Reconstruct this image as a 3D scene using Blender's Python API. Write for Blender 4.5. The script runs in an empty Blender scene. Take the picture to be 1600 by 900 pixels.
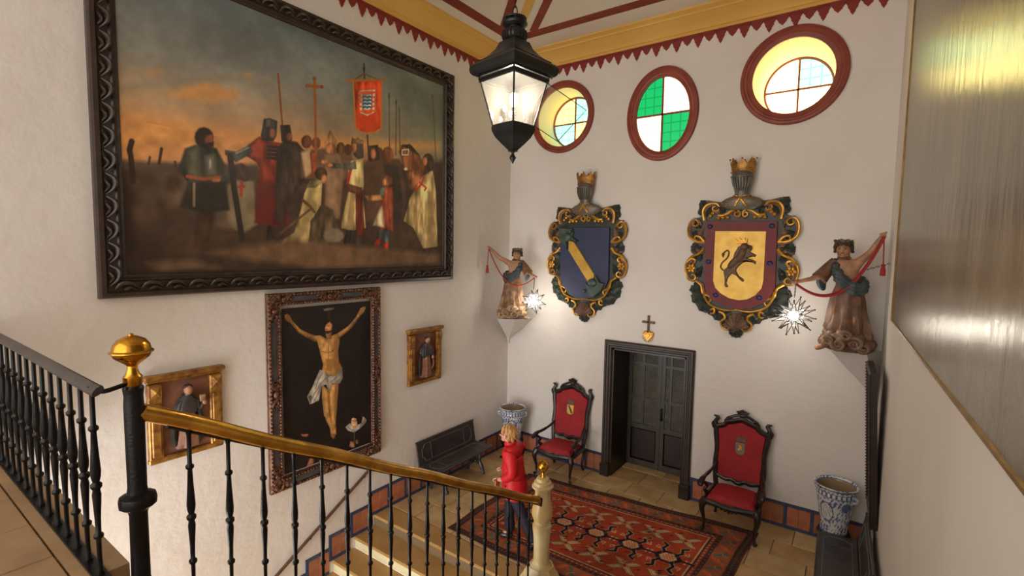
import bpy, bmesh, math, random
import numpy as np
from mathutils import Vector, Matrix
from mathutils.geometry import tessellate_polygon
random.seed(7); RNG = np.random.default_rng(11)
R = math.radians; PI = math.pi
scene = bpy.context.scene
COL = scene.collection

# ---------------------------------------------------------------- camera, world, lights, exposure
EYE = Vector((0, 0, 4.1)); YAW, PITCH, ROLL = R(35.397), R(4.356), R(0.919)
cam_d = bpy.data.cameras.new('camera'); cam = bpy.data.objects.new('camera', cam_d); COL.objects.link(cam)
fwd = Vector((-math.sin(YAW)*math.cos(PITCH), math.cos(YAW)*math.cos(PITCH), -math.sin(PITCH)))
rgt = Vector((math.cos(YAW), math.sin(YAW), 0)); upv = rgt.cross(fwd)
r2 = rgt*math.cos(ROLL) + upv*math.sin(ROLL); u2 = upv*math.cos(ROLL) - rgt*math.sin(ROLL)
cam.matrix_world = Matrix(((r2.x, u2.x, -fwd.x, EYE.x), (r2.y, u2.y, -fwd.y, EYE.y), (r2.z, u2.z, -fwd.z, EYE.z), (0, 0, 0, 1)))
cam_d.sensor_width = 36; cam_d.lens = 774.19/1600*36; cam_d.clip_start = 0.02; cam_d.clip_end = 100
scene.camera = cam
world = bpy.data.worlds.new('world'); scene.world = world; world.use_nodes = True
world.node_tree.nodes['Background'].inputs[0].default_value = (1.0, 0.955, 0.90, 1)
world.node_tree.nodes['Background'].inputs[1].default_value = 1.75
def lamp(name, kind, loc, power, color, **kw):
    d = bpy.data.lights.new(name, kind); d.energy = power; d.color = color
    for k, v in kw.items(): setattr(d, k, v)
    o = bpy.data.objects.new(name, d); COL.objects.link(o); o.location = loc
    return o
# daylight of the entrance hall, coming up the lower stairs beside the left wall
day = lamp('entrance_daylight', 'AREA', (-4.5, -1.0, 0.6), 110, (0.93, 0.97, 1.0), shape='RECTANGLE', size=2.6, size_y=2.6)
day.rotation_euler = (R(80), 0, R(-8))
vs = scene.view_settings
vs.view_transform = 'Standard'; vs.look = 'None'; vs.gamma = 1; vs.use_curve_mapping = False; vs.exposure = 0.66

# ---------------------------------------------------------------- materials
def lin(c):
    return tuple(((v/255)/12.92 if v/255 <= .04045 else ((v/255+.055)/1.055)**2.4) for v in c)
MATS = {}
def mat(name, c, rough=.6, c2=None, ns=4.0, metal=0.0, bump=0.0, bs=30.0, emit=None, es=0.0, coat=0.0, stretch=None, detail=4, contrast=(.35, .65)):
    m = bpy.data.materials.new(name); m.use_nodes = True; nt = m.node_tree; b = nt.nodes['Principled BSDF']
    b.inputs['Roughness'].default_value = rough; b.inputs['Metallic'].default_value = metal
    b.inputs['Base Color'].default_value = lin(c)+(1,)
    tc = nt.nodes.new('ShaderNodeTexCoord'); src = tc.outputs['Object']
    if stretch:
        mp = nt.nodes.new('ShaderNodeMapping'); mp.inputs['Scale'].default_value = stretch
        nt.links.new(src, mp.inputs[0]); src = mp.outputs[0]
    if c2:
        n = nt.nodes.new('ShaderNodeTexNoise'); n.inputs['Scale'].default_value = ns; n.inputs['Detail'].default_value = detail
        nt.links.new(src, n.inputs['Vector'])
        r = nt.nodes.new('ShaderNodeValToRGB'); r.color_ramp.elements[0].position = contrast[0]; r.color_ramp.elements[1].position = contrast[1]
        r.color_ramp.elements[0].color = lin(c)+(1,); r.color_ramp.elements[1].color = lin(c2)+(1,)
        nt.links.new(n.outputs[0], r.inputs[0]); nt.links.new(r.outputs[0], b.inputs['Base Color'])
    if bump:
        n2 = nt.nodes.new('ShaderNodeTexNoise'); n2.inputs['Scale'].default_value = bs; n2.inputs['Detail'].default_value = 5
        nt.links.new(src, n2.inputs['Vector'])
        bp = nt.nodes.new('ShaderNodeBump'); bp.inputs['Strength'].default_value = bump; bp.inputs['Distance'].default_value = .02
        nt.links.new(n2.outputs[0], bp.inputs['Height']); nt.links.new(bp.outputs[0], b.inputs['Normal'])
    if emit:
        b.inputs['Emission Color'].default_value = lin(emit)+(1,); b.inputs['Emission Strength'].default_value = es
    if coat: b.inputs['Coat Weight'].default_value = coat
    MATS[name] = m
    return m
def paint_mat(name, rough, spec=.5, bump=0.0):
    m = mat(name, (128, 128, 128), rough, bump=bump, bs=60); nt = m.node_tree; b = nt.nodes['Principled BSDF']
    a = nt.nodes.new('ShaderNodeAttribute'); a.attribute_name = 'Col'
    nt.links.new(a.outputs['Color'], b.inputs['Base Color']); b.inputs['Specular IOR Level'].default_value = spec
    return m
def glass_mat(name, tint=(1, 1, 1), gloss=.10, haze=.05):
    m = bpy.data.materials.new(name); m.use_nodes = True; nt = m.node_tree; nt.nodes.clear()
    t = nt.nodes.new('ShaderNodeBsdfTransparent'); t.inputs[0].default_value = tint+(1,)
    g = nt.nodes.new('ShaderNodeBsdfGlossy'); g.inputs['Roughness'].default_value = .03
    x = nt.nodes.new('ShaderNodeMixShader'); x.inputs[0].default_value = gloss
    o = nt.nodes.new('ShaderNodeOutputMaterial')
    tr = nt.nodes.new('ShaderNodeBsdfTranslucent'); tr.inputs[0].default_value = (.95, .93, .9, 1); y = nt.nodes.new('ShaderNodeMixShader'); y.inputs[0].default_value = haze  # translucent white share puts a lit haze into the lamp glass
    nt.links.new(t.outputs[0], x.inputs[1]); nt.links.new(g.outputs[0], x.inputs[2]); nt.links.new(x.outputs[0], y.inputs[1]); nt.links.new(tr.outputs[0], y.inputs[2]); nt.links.new(y.outputs[0], o.inputs[0])
    MATS[name] = m
    return m
def pane_mat(name, c, strength):
    # stained glass lit by the day outside, shadow lines of the grille behind it dimmed into the glow
    m = bpy.data.materials.new(name); m.use_nodes = True; nt = m.node_tree; b = nt.nodes['Principled BSDF']
    tc = nt.nodes.new('ShaderNodeTexCoord'); sep = nt.nodes.new('ShaderNodeSeparateXYZ'); nt.links.new(tc.outputs['Object'], sep.inputs[0])
    def line(sock):
        w = nt.nodes.new('ShaderNodeMath'); w.operation = 'PINGPONG'; w.inputs[1].default_value = .075; nt.links.new(sock, w.inputs[0])
        l = nt.nodes.new('ShaderNodeMath'); l.operation = 'LESS_THAN'; l.inputs[1].default_value = .009; nt.links.new(w.outputs[0], l.inputs[0])
        return l.outputs[0]
    mx = nt.nodes.new('ShaderNodeMath'); mx.operation = 'MAXIMUM'; nt.links.new(line(sep.outputs[0]), mx.inputs[0]); nt.links.new(line(sep.outputs[2]), mx.inputs[1])
    st = nt.nodes.new('ShaderNodeMath'); st.operation = 'MULTIPLY_ADD'; st.inputs[1].default_value = -.45*strength; st.inputs[2].default_value = strength
    nt.links.new(mx.outputs[0], st.inputs[0]); nt.links.new(st.outputs[0], b.inputs['Emission Strength'])
    b.inputs['Base Color'].default_value = tuple(v*.3 for v in lin(c))+(1,); b.inputs['Roughness'].default_value = .2
    b.inputs['Emission Color'].default_value = lin(c)+(1,)
    MATS[name] = m
    return m
mat('plaster', (215, 207, 199), .85, (223, 216, 209), .8, bump=.42, bs=8)
mat('plaster_smooth', (214, 206, 197), .8, (222, 215, 207), .8, bump=.08, bs=6)
mat('ceiling_paint', (214, 202, 190), .85, (221, 210, 198), .7)
mat('yellow_paint', (208, 162, 76), .7, (218, 174, 90), .9)
mat('red_paint', (118, 36, 26), .7, (132, 44, 32), 3)
mat('stone_a', (186, 154, 106), .42, (214, 184, 134), 3.5, bump=.06, bs=25)
mat('stone_b', (172, 136, 90), .42, (200, 164, 114), 3.0, bump=.06, bs=25)
mat('stone_c', (198, 170, 122), .42, (178, 144, 98), 3.0, bump=.06, bs=25)
mat('grout', (120, 98, 70), .9)
mat('tread', (186, 148, 90), .4, (170, 130, 76), 2.5, bump=.04)
mat('riser', (226, 218, 176), .6, (212, 202, 160), 3)
mat('stringer', (206, 182, 140), .8, (196, 170, 128), 3)
mat('black_iron', (9, 9, 11), .33, (15, 15, 18), 20, bump=.12, bs=60)
mat('brass', (214, 160, 58), .22, (176, 122, 38), 9, metal=1.0, bump=.05, bs=20)
mat('brass_rail', (214, 164, 66), .24, (166, 116, 40), 6, metal=.65, bump=.12, bs=14)
mat('gallery_stone', (160, 130, 94), .5, (140, 110, 78), 2.5)
for q in ('black_iron',): MATS[q].node_tree.nodes['Principled BSDF'].inputs['Specular IOR Level'].default_value = .32
mat('rail_paint', (62, 52, 46), .4, (44, 38, 36), 6)
mat('wood_rail', (96, 62, 44), .5, (76, 48, 36), 10)
mat('marble', (214, 196, 150), .35, (196, 160, 96), 2.2, bump=.03)
mat('dark_wood', (32, 22, 19), .36, (46, 32, 27), 9, bump=.1, bs=40)
mat('bench_wood', (46, 42, 42), .35, (62, 56, 55), 8, bump=.06, bs=40)
mat('inlay', (112, 104, 98), .5)
mat('door_wood', (52, 47, 39), .4, (70, 64, 52), 7, stretch=(6, 6, .8), bump=.08)
mat('door_frame_wood', (48, 36, 30), .42, (64, 50, 42), 6, stretch=(6, 6, .8), bump=.08)
mat('dark_void', (12, 11, 12), .8)
mat('velvet', (160, 24, 32), .75, (138, 18, 26), 6, bump=.1, bs=80)
mat('frame_wood', (44, 33, 28), .36, (60, 46, 38), 6, bump=.2, bs=22)
mat('frame_carved', (58, 44, 36), .34, (36, 28, 24), 14, bump=.25, bs=30)
mat('frame_slate', (84, 84, 88), .35, (66, 64, 68), 5, bump=.05)
mat('copper_gilt', (128, 86, 62), .42, (58, 36, 30), 26, metal=.35, bump=.3, bs=40)
mat('old_gilt', (176, 128, 56), .4, (120, 74, 36), 12, metal=.45, bump=.2, bs=40)
mat('relief_ground', (110, 66, 50), .6, (134, 88, 66), 8)
mat('gold_leaf', (222, 166, 66), .32, (170, 116, 40), 9, metal=.55, bump=.12, bs=40)
mat('gold_field', (214, 172, 78), .38, (192, 148, 60), 5, metal=.4)
mat('scroll_green', (32, 38, 34), .45, (54, 60, 50), 12, bump=.25, bs=30)
mat('scroll_brown', (92, 66, 54), .45, (128, 98, 82), 10, bump=.25, bs=30)
mat('shield_red', (112, 24, 22), .55, (98, 20, 20), 6)
mat('shield_blue', (40, 46, 76), .55, (48, 54, 86), 6)
mat('boss_blue', (36, 46, 92), .3)
mat('dragon_green', (48, 64, 58), .4, (72, 86, 76), 10, bump=.2)
mat('lion_brown', (104, 72, 42), .45, (78, 52, 30), 14, bump=.35, bs=50)
mat('steel_grey', (92, 88, 80), .4, (116, 110, 98), 9, metal=.3)
mat('flesh_wood', (178, 132, 98), .5, (146, 104, 76), 9, bump=.1)
mat('robe_gold', (150, 110, 72), .5, (96, 66, 46), 12, bump=.3, bs=30)
mat('robe_brown', (120, 84, 60), .5, (84, 56, 42), 9, bump=.3, bs=30)
mat('mantle_blue', (44, 54, 60), .5, (62, 72, 74), 9, bump=.2)
mat('cloud_wood', (170, 140, 104), .5, (118, 88, 64), 10, bump=.25, bs=25)
mat('cloud_dark', (124, 96, 72), .5, (90, 66, 50), 10, bump=.25, bs=25)
mat('wreath_leaf', (70, 62, 44), .5, (112, 96, 62), 20)
mat('hair_dark', (74, 54, 42), .55, (50, 38, 32), 30)
mat('rope_red', (150, 34, 36), .7)
mat('friar_black', (44, 40, 40), .5, (60, 54, 52), 9)
mat('friar_brown', (140, 96, 70), .55, (112, 72, 52), 9)
mat('terracotta', (186, 116, 82), .5, (164, 94, 64), 5, bump=.05)
mat('terracotta_dark', (170, 110, 78), .5, (144, 88, 62), 5, bump=.05)
mat('blue_glaze', (42, 54, 84), .3, (58, 72, 104), 9)
mat('window_red', (126, 52, 38), .5, (142, 64, 46), 4)
mat('reveal_paint', (226, 216, 190), .7)
mat('lantern_black', (22, 24, 25), .36, (34, 36, 36), 6)
mat('candle', (240, 232, 210), .5)
mat('bulb', (255, 240, 215), .3, emit=(255, 236, 205), es=60)
mat('bulb_small', (255, 240, 215), .3, emit=(255, 232, 195), es=14)
mat('star_core', (255, 250, 240), .3, emit=(255, 246, 232), es=3.2)
mat('jacket_red', (214, 24, 30), .55, (200, 18, 24), 8, bump=.12, bs=12)
mat('trouser_navy', (26, 28, 46), .7)
mat('skin', (214, 160, 130), .5)
mat('hair_blonde', (176, 128, 74), .5, (206, 160, 102), 30, bump=.3, bs=60, stretch=(1, 1, .3))
mat('shoe_black', (20, 20, 22), .35)
mat('paper', (196, 166, 104), .6)
mat('grey_canvas', (122, 113, 100), .24, (94, 88, 80), 1.6, stretch=(1.6, 1.6, .45), bump=.25, bs=7, detail=7, contrast=(.38, .62))
MATS['grey_canvas'].node_tree.nodes['Principled BSDF'].inputs['Specular Tint'].default_value = (1.0, .90, .42, 1)   # yellow of the window sheen put into the reflection tint
MATS['grey_canvas'].node_tree.nodes['Principled BSDF'].inputs['Specular IOR Level'].default_value = .9
mat('thin_gilt', (150, 116, 52), .4, (120, 88, 40), 9, metal=.5)
mat('rug_edge', (70, 48, 40), .9)
mat('lattice_wood', (104, 98, 82), .45, (128, 122, 100), 7)
mat('earth', (96, 74, 54), .9)
paint_mat('oil_paint', .42, .35, bump=.05); paint_mat('oil_paint_dark', .45, .3); paint_mat('wool', .95, .1, bump=.3); paint_mat('faience', .22, .5)
glass_mat('star_glass', (.96, .96, .96), .08, .09); glass_mat('lantern_glass', (.97, .97, .97), .10)
pane_mat('pane_white', (255, 236, 150), 6.5); pane_mat('pane_yellow', (255, 214, 96), 3.6)
pane_mat('pane_green', (10, 178, 96), .8); pane_mat('pane_cyan', (140, 244, 200), 2.0); pane_mat('pane_pale', (255, 244, 190), 1.9)

# ---------------------------------------------------------------- mesh helpers
def cr(pts, n=6, closed=False):
    P = [Vector(q) for q in pts]; out = []; m = len(P)
    for i in range(m if closed else m-1):
        a = P[(i-1) % m] if (closed or i) else P[0]*2-P[1]; b = P[i]; c = P[(i+1) % m]
        d = P[(i+2) % m] if (closed or i < m-2) else P[-1]*2-P[-2]
        for k in range(n):
            t = k/n
            out.append(.5*((2*b)+(c-a)*t+(2*a-5*b+4*c-d)*t*t+(3*b-a-3*c+d)*t**3))
    if not closed: out.append(P[-1])
    return out
class MB:
    def __init__(s): s.v = []; s.f = []
    def add(s, v, f):
        n = len(s.v); s.v += [tuple(q) for q in v]; s.f += [tuple(i+n for i in q) for q in f]; return s
    def box(s, c, d, rot=None):
        v = [Vector((x*d[0]/2, y*d[1]/2, z*d[2]/2)) for x in (-1, 1) for y in (-1, 1) for z in (-1, 1)]
        if rot is not None: v = [rot @ q for q in v]
        return s.add([q+Vector(c) for q in v], [(0, 1, 3, 2), (4, 6, 7, 5), (0, 4, 5, 1), (2, 3, 7, 6), (0, 2, 6, 4), (1, 5, 7, 3)])
    def span(s, a, b):
        return s.box([(a[i]+b[i])/2 for i in range(3)], [abs(b[i]-a[i]) for i in range(3)])
    def bevbox(s, c, d, b=.01, rot=None):
        x, y, z = d[0]/2, d[1]/2, d[2]/2; v = []
        for sx in (-1, 1):
            for sy in (-1, 1):
                for sz in (-1, 1):
                    v += [Vector((sx*(x-b), sy*(y-b), sz*z)), Vector((sx*(x-b), sy*y, sz*(z-b))), Vector((sx*x, sy*(y-b), sz*(z-b)))]
        if rot is not None: v = [rot @ q for q in v]
        v = [q+Vector(c) for q in v]
        bm = bmesh.new(); vv = [bm.verts.new(q) for q in v]; h = bmesh.ops.convex_hull(bm, input=vv)
        bm.verts.index_update(); s.add([q.co for q in bm.verts], [[q.index for q in f.verts] for f in bm.faces]); bm.free(); return s
    def lathe(s, prof, n=16, c=(0, 0, 0), sx=1, sy=1, rot=0, cap=True):
        v = []; f = []; m = len(prof)
        for r, z in prof:
            for k in range(n):
                a = 2*PI*k/n+rot; v.append((c[0]+r*sx*math.cos(a), c[1]+r*sy*math.sin(a), c[2]+z))
        for i in range(m-1):
            for k in range(n): f.append((i*n+k, i*n+(k+1) % n, (i+1)*n+(k+1) % n, (i+1)*n+k))
        if cap: f.append(tuple(range(n-1, -1, -1))); f.append(tuple((m-1)*n+k for k in range(n)))
        return s.add(v, f)
    def tube(s, pts, r, n=8, closed=False, flat=1.0):
        P = [Vector(q) for q in pts]; m = len(P); v = []; f = []; N = None
        rr = r if isinstance(r, (list, tuple)) else [r]*m
        for i in range(m):
            a = P[(i-1) % m] if (closed or i) else P[0]; b = P[(i+1) % m] if (closed or i < m-1) else P[-1]
            T = (b-a).normalized() if (b-a).length > 1e-9 else Vector((0, 0, 1))
            if N is None: N = T.orthogonal().normalized()
            N = (N-T*N.dot(T)); N = N.normalized() if N.length > 1e-6 else T.orthogonal().normalized()
            B = T.cross(N); q = rr[i] if i < len(rr) else rr[-1]
            for k in range(n):
                w = 2*PI*k/n; v.append(P[i]+(N*math.cos(w)+B*math.sin(w)*flat)*q)
        for i in range(m if closed else m-1):
            j = (i+1) % m
            for k in range(n): f.append((i*n+k, i*n+(k+1) % n, j*n+(k+1) % n, j*n+k))
        if not closed: f.append(tuple(range(n-1, -1, -1))); f.append(tuple((m-1)*n+k for k in range(n)))
        return s.add(v, f)
    def ball(s, c, r, nu=10, nv=6, rot=None):
        r = r if isinstance(r, (list, tuple)) else (r, r, r); v = []; f = []
        q = lambda x, y, z: Vector(c)+((rot @ Vector((x*r[0], y*r[1], z*r[2]))) if rot is not None else Vector((x*r[0], y*r[1], z*r[2])))
        v.append(q(0, 0, -1))
        for i in range(1, nv):
            t = -PI/2+PI*i/nv
            for k in range(nu): a = 2*PI*k/nu; v.append(q(math.cos(t)*math.cos(a), math.cos(t)*math.sin(a), math.sin(t)))
        v.append(q(0, 0, 1)); L = len(v)-1
        for k in range(nu):
            f.append((0, 1+(k+1) % nu, 1+k)); f.append((L, L-nu+k, L-nu+(k+1) % nu))
        for i in range(nv-2):
            for k in range(nu): a = 1+i*nu; f.append((a+k, a+(k+1) % nu, a+nu+(k+1) % nu, a+nu+k))
        return s.add(v, f)
    def prism(s, poly, d0, d1, holes=(), inset=0.0, plane='xz'):
        # polygon in local x,z (or x,y) extruded along -y (or z) from d0 to d1; inset shrinks the outer face for a chamfer
        mp = (lambda a, b, d: (a, -d, b)) if plane == 'xz' else (lambda a, b, d: (a, b, d))
        loops = [list(poly)]+[list(h) for h in holes]
        tri = tessellate_polygon([[Vector((a, b, 0)) for a, b in l] for l in loops]); flat = [q for l in loops for q in l]; n = len(flat)
        top = flat
        if inset:
            m = len(poly); ar = sum(poly[i][0]*poly[(i+1) % m][1]-poly[(i+1) % m][0]*poly[i][1] for i in range(m)); sg = 1 if ar > 0 else -1; top = []
            for i in range(m):
                a, b, c = Vector(poly[i-1]), Vector(poly[i]), Vector(poly[(i+1) % m]); e1 = (b-a).normalized(); e2 = (c-b).normalized()
                nn = Vector((-e1.y-e2.y, e1.x+e2.x))*sg; nn = nn.normalized() if nn.length > .2 else Vector((0, 0)); top.append(tuple(b+nn*inset))
            top += flat[m:]
        v = [mp(a, b, d0) for a, b in flat]+[mp(a, b, d1) for a, b in top]; f = []
        for t in tri: f.append(tuple(t)); f.append(tuple(i+n for i in reversed(t)))
        k = 0
        for l in loops:
            m = len(l)
            for i in range(m): j = (i+1) % m; f.append((k+i, k+j, n+k+j, n+k+i))
            k += m
        return s.add(v, f)
    def frame(s, prof, w, h):
        # picture frame in the xz plane, centre at 0; prof = [(distance inward from outer edge, height above wall)]
        v = []; f = []; m = len(prof)
        for sx, sz in ((-1, -1), (1, -1), (1, 1), (-1, 1)):
            for d, y in prof: v.append((sx*(w/2-d), -y, sz*(h/2-d)))
        for k in range(4):
            j = (k+1) % 4
            for i in range(m-1): f.append((k*m+i, j*m+i, j*m+i+1, k*m+i+1))
        return s.add(v, f)
    def xf(s, M): s.v = [tuple(M @ Vector(q)) for q in s.v]; return s
    def mesh(s, name, smooth=35):
        me = bpy.data.meshes.new(name); me.from_pydata(s.v, [], s.f)
        bm = bmesh.new(); bm.from_mesh(me); bmesh.ops.recalc_face_normals(bm, faces=bm.faces); bm.to_mesh(me); bm.free()
        if smooth:
            me.polygons.foreach_set('use_smooth', [True]*len(me.polygons)); me.set_sharp_from_angle(angle=R(smooth))
        return me
    def build(s, name, material, parent=None, loc=None, smooth=35):
        me = s.mesh(name, smooth); me.materials.append(MATS[material]); return link(name, me, parent, loc)
def link(name, me, parent=None, loc=None, rz=None):
    o = bpy.data.objects.new(name, me); COL.objects.link(o)
    if parent is not None: o.parent = parent
    if loc is not None: o.location = loc
    if rz is not None: o.rotation_euler = (0, 0, rz)
    return o
def tag(o, label=None, cat=None, group=None, kind=None):
    if label: o['label'] = label
    if cat: o['category'] = cat
    if group: o['group'] = group
    if kind: o['kind'] = kind
    return o
def thing(name, label, cat, loc=(0, 0, 0), rz=0, group=None, kind=None):
    return tag(link(name, None, None, loc, rz), label, cat, group, kind)
def copy_tree(o, parent=None):
    c = o.copy(); COL.objects.link(c); c.parent = parent
    for ch in list(o.children): copy_tree(ch, c)
    return c
def skinned(name, V, E, rad, material, parent, sub=2):
    # one continuous surface grown around a jointed skeleton
    me = bpy.data.meshes.new(name); me.from_pydata(V, E, []); me.materials.append(MATS[material])
    o = link(name, me, parent); sm = o.modifiers.new('skin', 'SKIN'); sm.use_smooth_shade = True
    lay = me.skin_vertices[0].data if len(me.skin_vertices) else None
    if lay is None:
        bm = bmesh.new(); bm.from_mesh(me); bm.verts.layers.skin.verify(); bm.to_mesh(me); bm.free(); lay = me.skin_vertices[0].data
    for i, r in enumerate(rad): lay[i].radius = (r, r) if not isinstance(r, tuple) else r; lay[i].use_root = (i == 0)
    ss = o.modifiers.new('subd', 'SUBSURF'); ss.levels = sub; ss.render_levels = sub
    return o

# ---------------------------------------------------------------- hand painting on dense colour grids
class Canvas:
    def __init__(s, W, H, k): s.W, s.H, s.k = W, H, k; s.brush = None; s.model = .30; s.fold = .55; s.a = np.zeros((H, W, 3))
    def noise(s, gx, gy, oct=3):
        out = np.zeros((s.H, s.W)); amp = 1
        for o in range(oct):
            nx, ny = gx*2**o+2, gy*2**o+2; g = RNG.random((ny, nx)); x = np.linspace(0, nx-1.001, s.W); y = np.linspace(0, ny-1.001, s.H)
            xi, yi = x.astype(int), y.astype(int); fx, fy = x-xi, (y-yi)[:, None]; fx = fx*fx*(3-2*fx); fy = fy*fy*(3-2*fy)
            r = g[yi][:, xi]*(1-fx)+g[yi][:, xi+1]*fx; r2_ = g[yi+1][:, xi]*(1-fx)+g[yi+1][:, xi+1]*fx
            out += amp*((r*(1-fy)+r2_*fy)-.5); amp *= .55
        return out
    def _box(s, P, pad):
        x0 = max(int(P[:, 0].min()-pad), 0); x1 = min(int(P[:, 0].max()+pad)+2, s.W); y0 = max(int(P[:, 1].min()-pad), 0); y1 = min(int(P[:, 1].max()+pad)+2, s.H)
        return x0, x1, y0, y1
    def _dist(s, P, X, Y, closed):
        D = np.full(X.shape, 1e9); n = len(P)
        for i in range(n if closed else n-1):
            a, b = P[i], P[(i+1) % n]; d = b-a; L = max(d@d, 1e-9)
            t = np.clip(((X-a[0])*d[0]+(Y-a[1])*d[1])/L, 0, 1); D = np.minimum(D, np.hypot(X-a[0]-t*d[0], Y-a[1]-t*d[1]))
        return D
    def poly(s, pts, c, soft=1.0):
        P = np.array(pts, float)*(s.W/1000, s.H/1000); soft = max(soft, .8); x0, x1, y0, y1 = s._box(P, soft)
        if x1 <= x0 or y1 <= y0: return
        X, Y = np.meshgrid(np.arange(x0, x1), np.arange(y0, y1)); ins = np.zeros(X.shape, bool); n = len(P)
        for i in range(n):
            a, b = P[i], P[(i+1) % n]
            if a[1] != b[1]: ins ^= ((a[1] > Y) != (b[1] > Y)) & (X < (b[0]-a[0])*(Y-a[1])/(b[1]-a[1])+a[0])
        D = s._dist(P, X, Y, True); al = np.clip(.5+np.where(ins, D, -D)/soft, 0, 1)[..., None]; col = np.array(c, float)
        if s.brush is not None and soft < 5.5*s.k:      # brushwork: modelling from the lit side and soft vertical folds
            w = max(P[:, 0].max()-P[:, 0].min(), 1); m = 1+s.model*((X-P[:, 0].mean())/w)+s.fold*s.brush[y0:y1, x0:x1]
            edge = np.clip(D/(.16*w+1), 0, 1); col = col*(m*(.80+.22*edge))[..., None]
        q = s.a[y0:y1, x0:x1]; q += al*(col-q)
    def line(s, pts, c, w):
        P = np.array(pts, float)*(s.W/1000, s.H/1000); x0, x1, y0, y1 = s._box(P, w+1)
        if x1 <= x0 or y1 <= y0: return
        X, Y = np.meshgrid(np.arange(x0, x1), np.arange(y0, y1)); D = s._dist(P, X, Y, False)
        al = np.clip(w/2-D+.5, 0, 1)[..., None]; q = s.a[y0:y1, x0:x1]; q += al*(np.array(c, float)-q)
    def run(s, items):
        for kind, c, w, pts in items:
            if kind == 'p': s.poly(pts, c, w*s.k)
            else: s.line(pts, c, max(w*s.k, 1.0))
    def colors(s):
        a = np.clip(s.a/255, 0, 1); a = np.where(a <= .04045, a/12.92, ((a+.055)/1.055)**2.4)
        return np.concatenate([a, np.ones((s.H, s.W, 1))], 2).reshape(-1, 4)
    def grid(s, name, fn, material, parent):
        # fn(u, v) arrays -> x, y, z arrays
        u, v = np.meshgrid(np.linspace(0, 1, s.W), np.linspace(0, 1, s.H)); x, y, z = fn(u, v)
        co = np.stack([x, y, z], -1).reshape(-1, 3); i = np.arange((s.H-1)*s.W).reshape(s.H-1, s.W)[:, :-1].ravel()
        fa = np.stack([i, i+1, i+s.W+1, i+s.W], 1)
        me = bpy.data.meshes.new(name); me.vertices.add(len(co)); me.vertices.foreach_set('co', co.ravel())
        me.loops.add(fa.size); me.loops.foreach_set('vertex_index', fa.ravel().astype(np.int32))
        me.polygons.add(len(fa)); me.polygons.foreach_set('loop_start', np.arange(0, fa.size, 4, dtype=np.int32))
        me.update(); me.validate(); me.polygons.foreach_set('use_smooth', [True]*len(fa))
        at = me.color_attributes.new('Col', 'FLOAT_COLOR', 'POINT'); at.data.foreach_set('color', s.colors().ravel())
        me.materials.append(MATS[material]); return link(name, me, parent)
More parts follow.
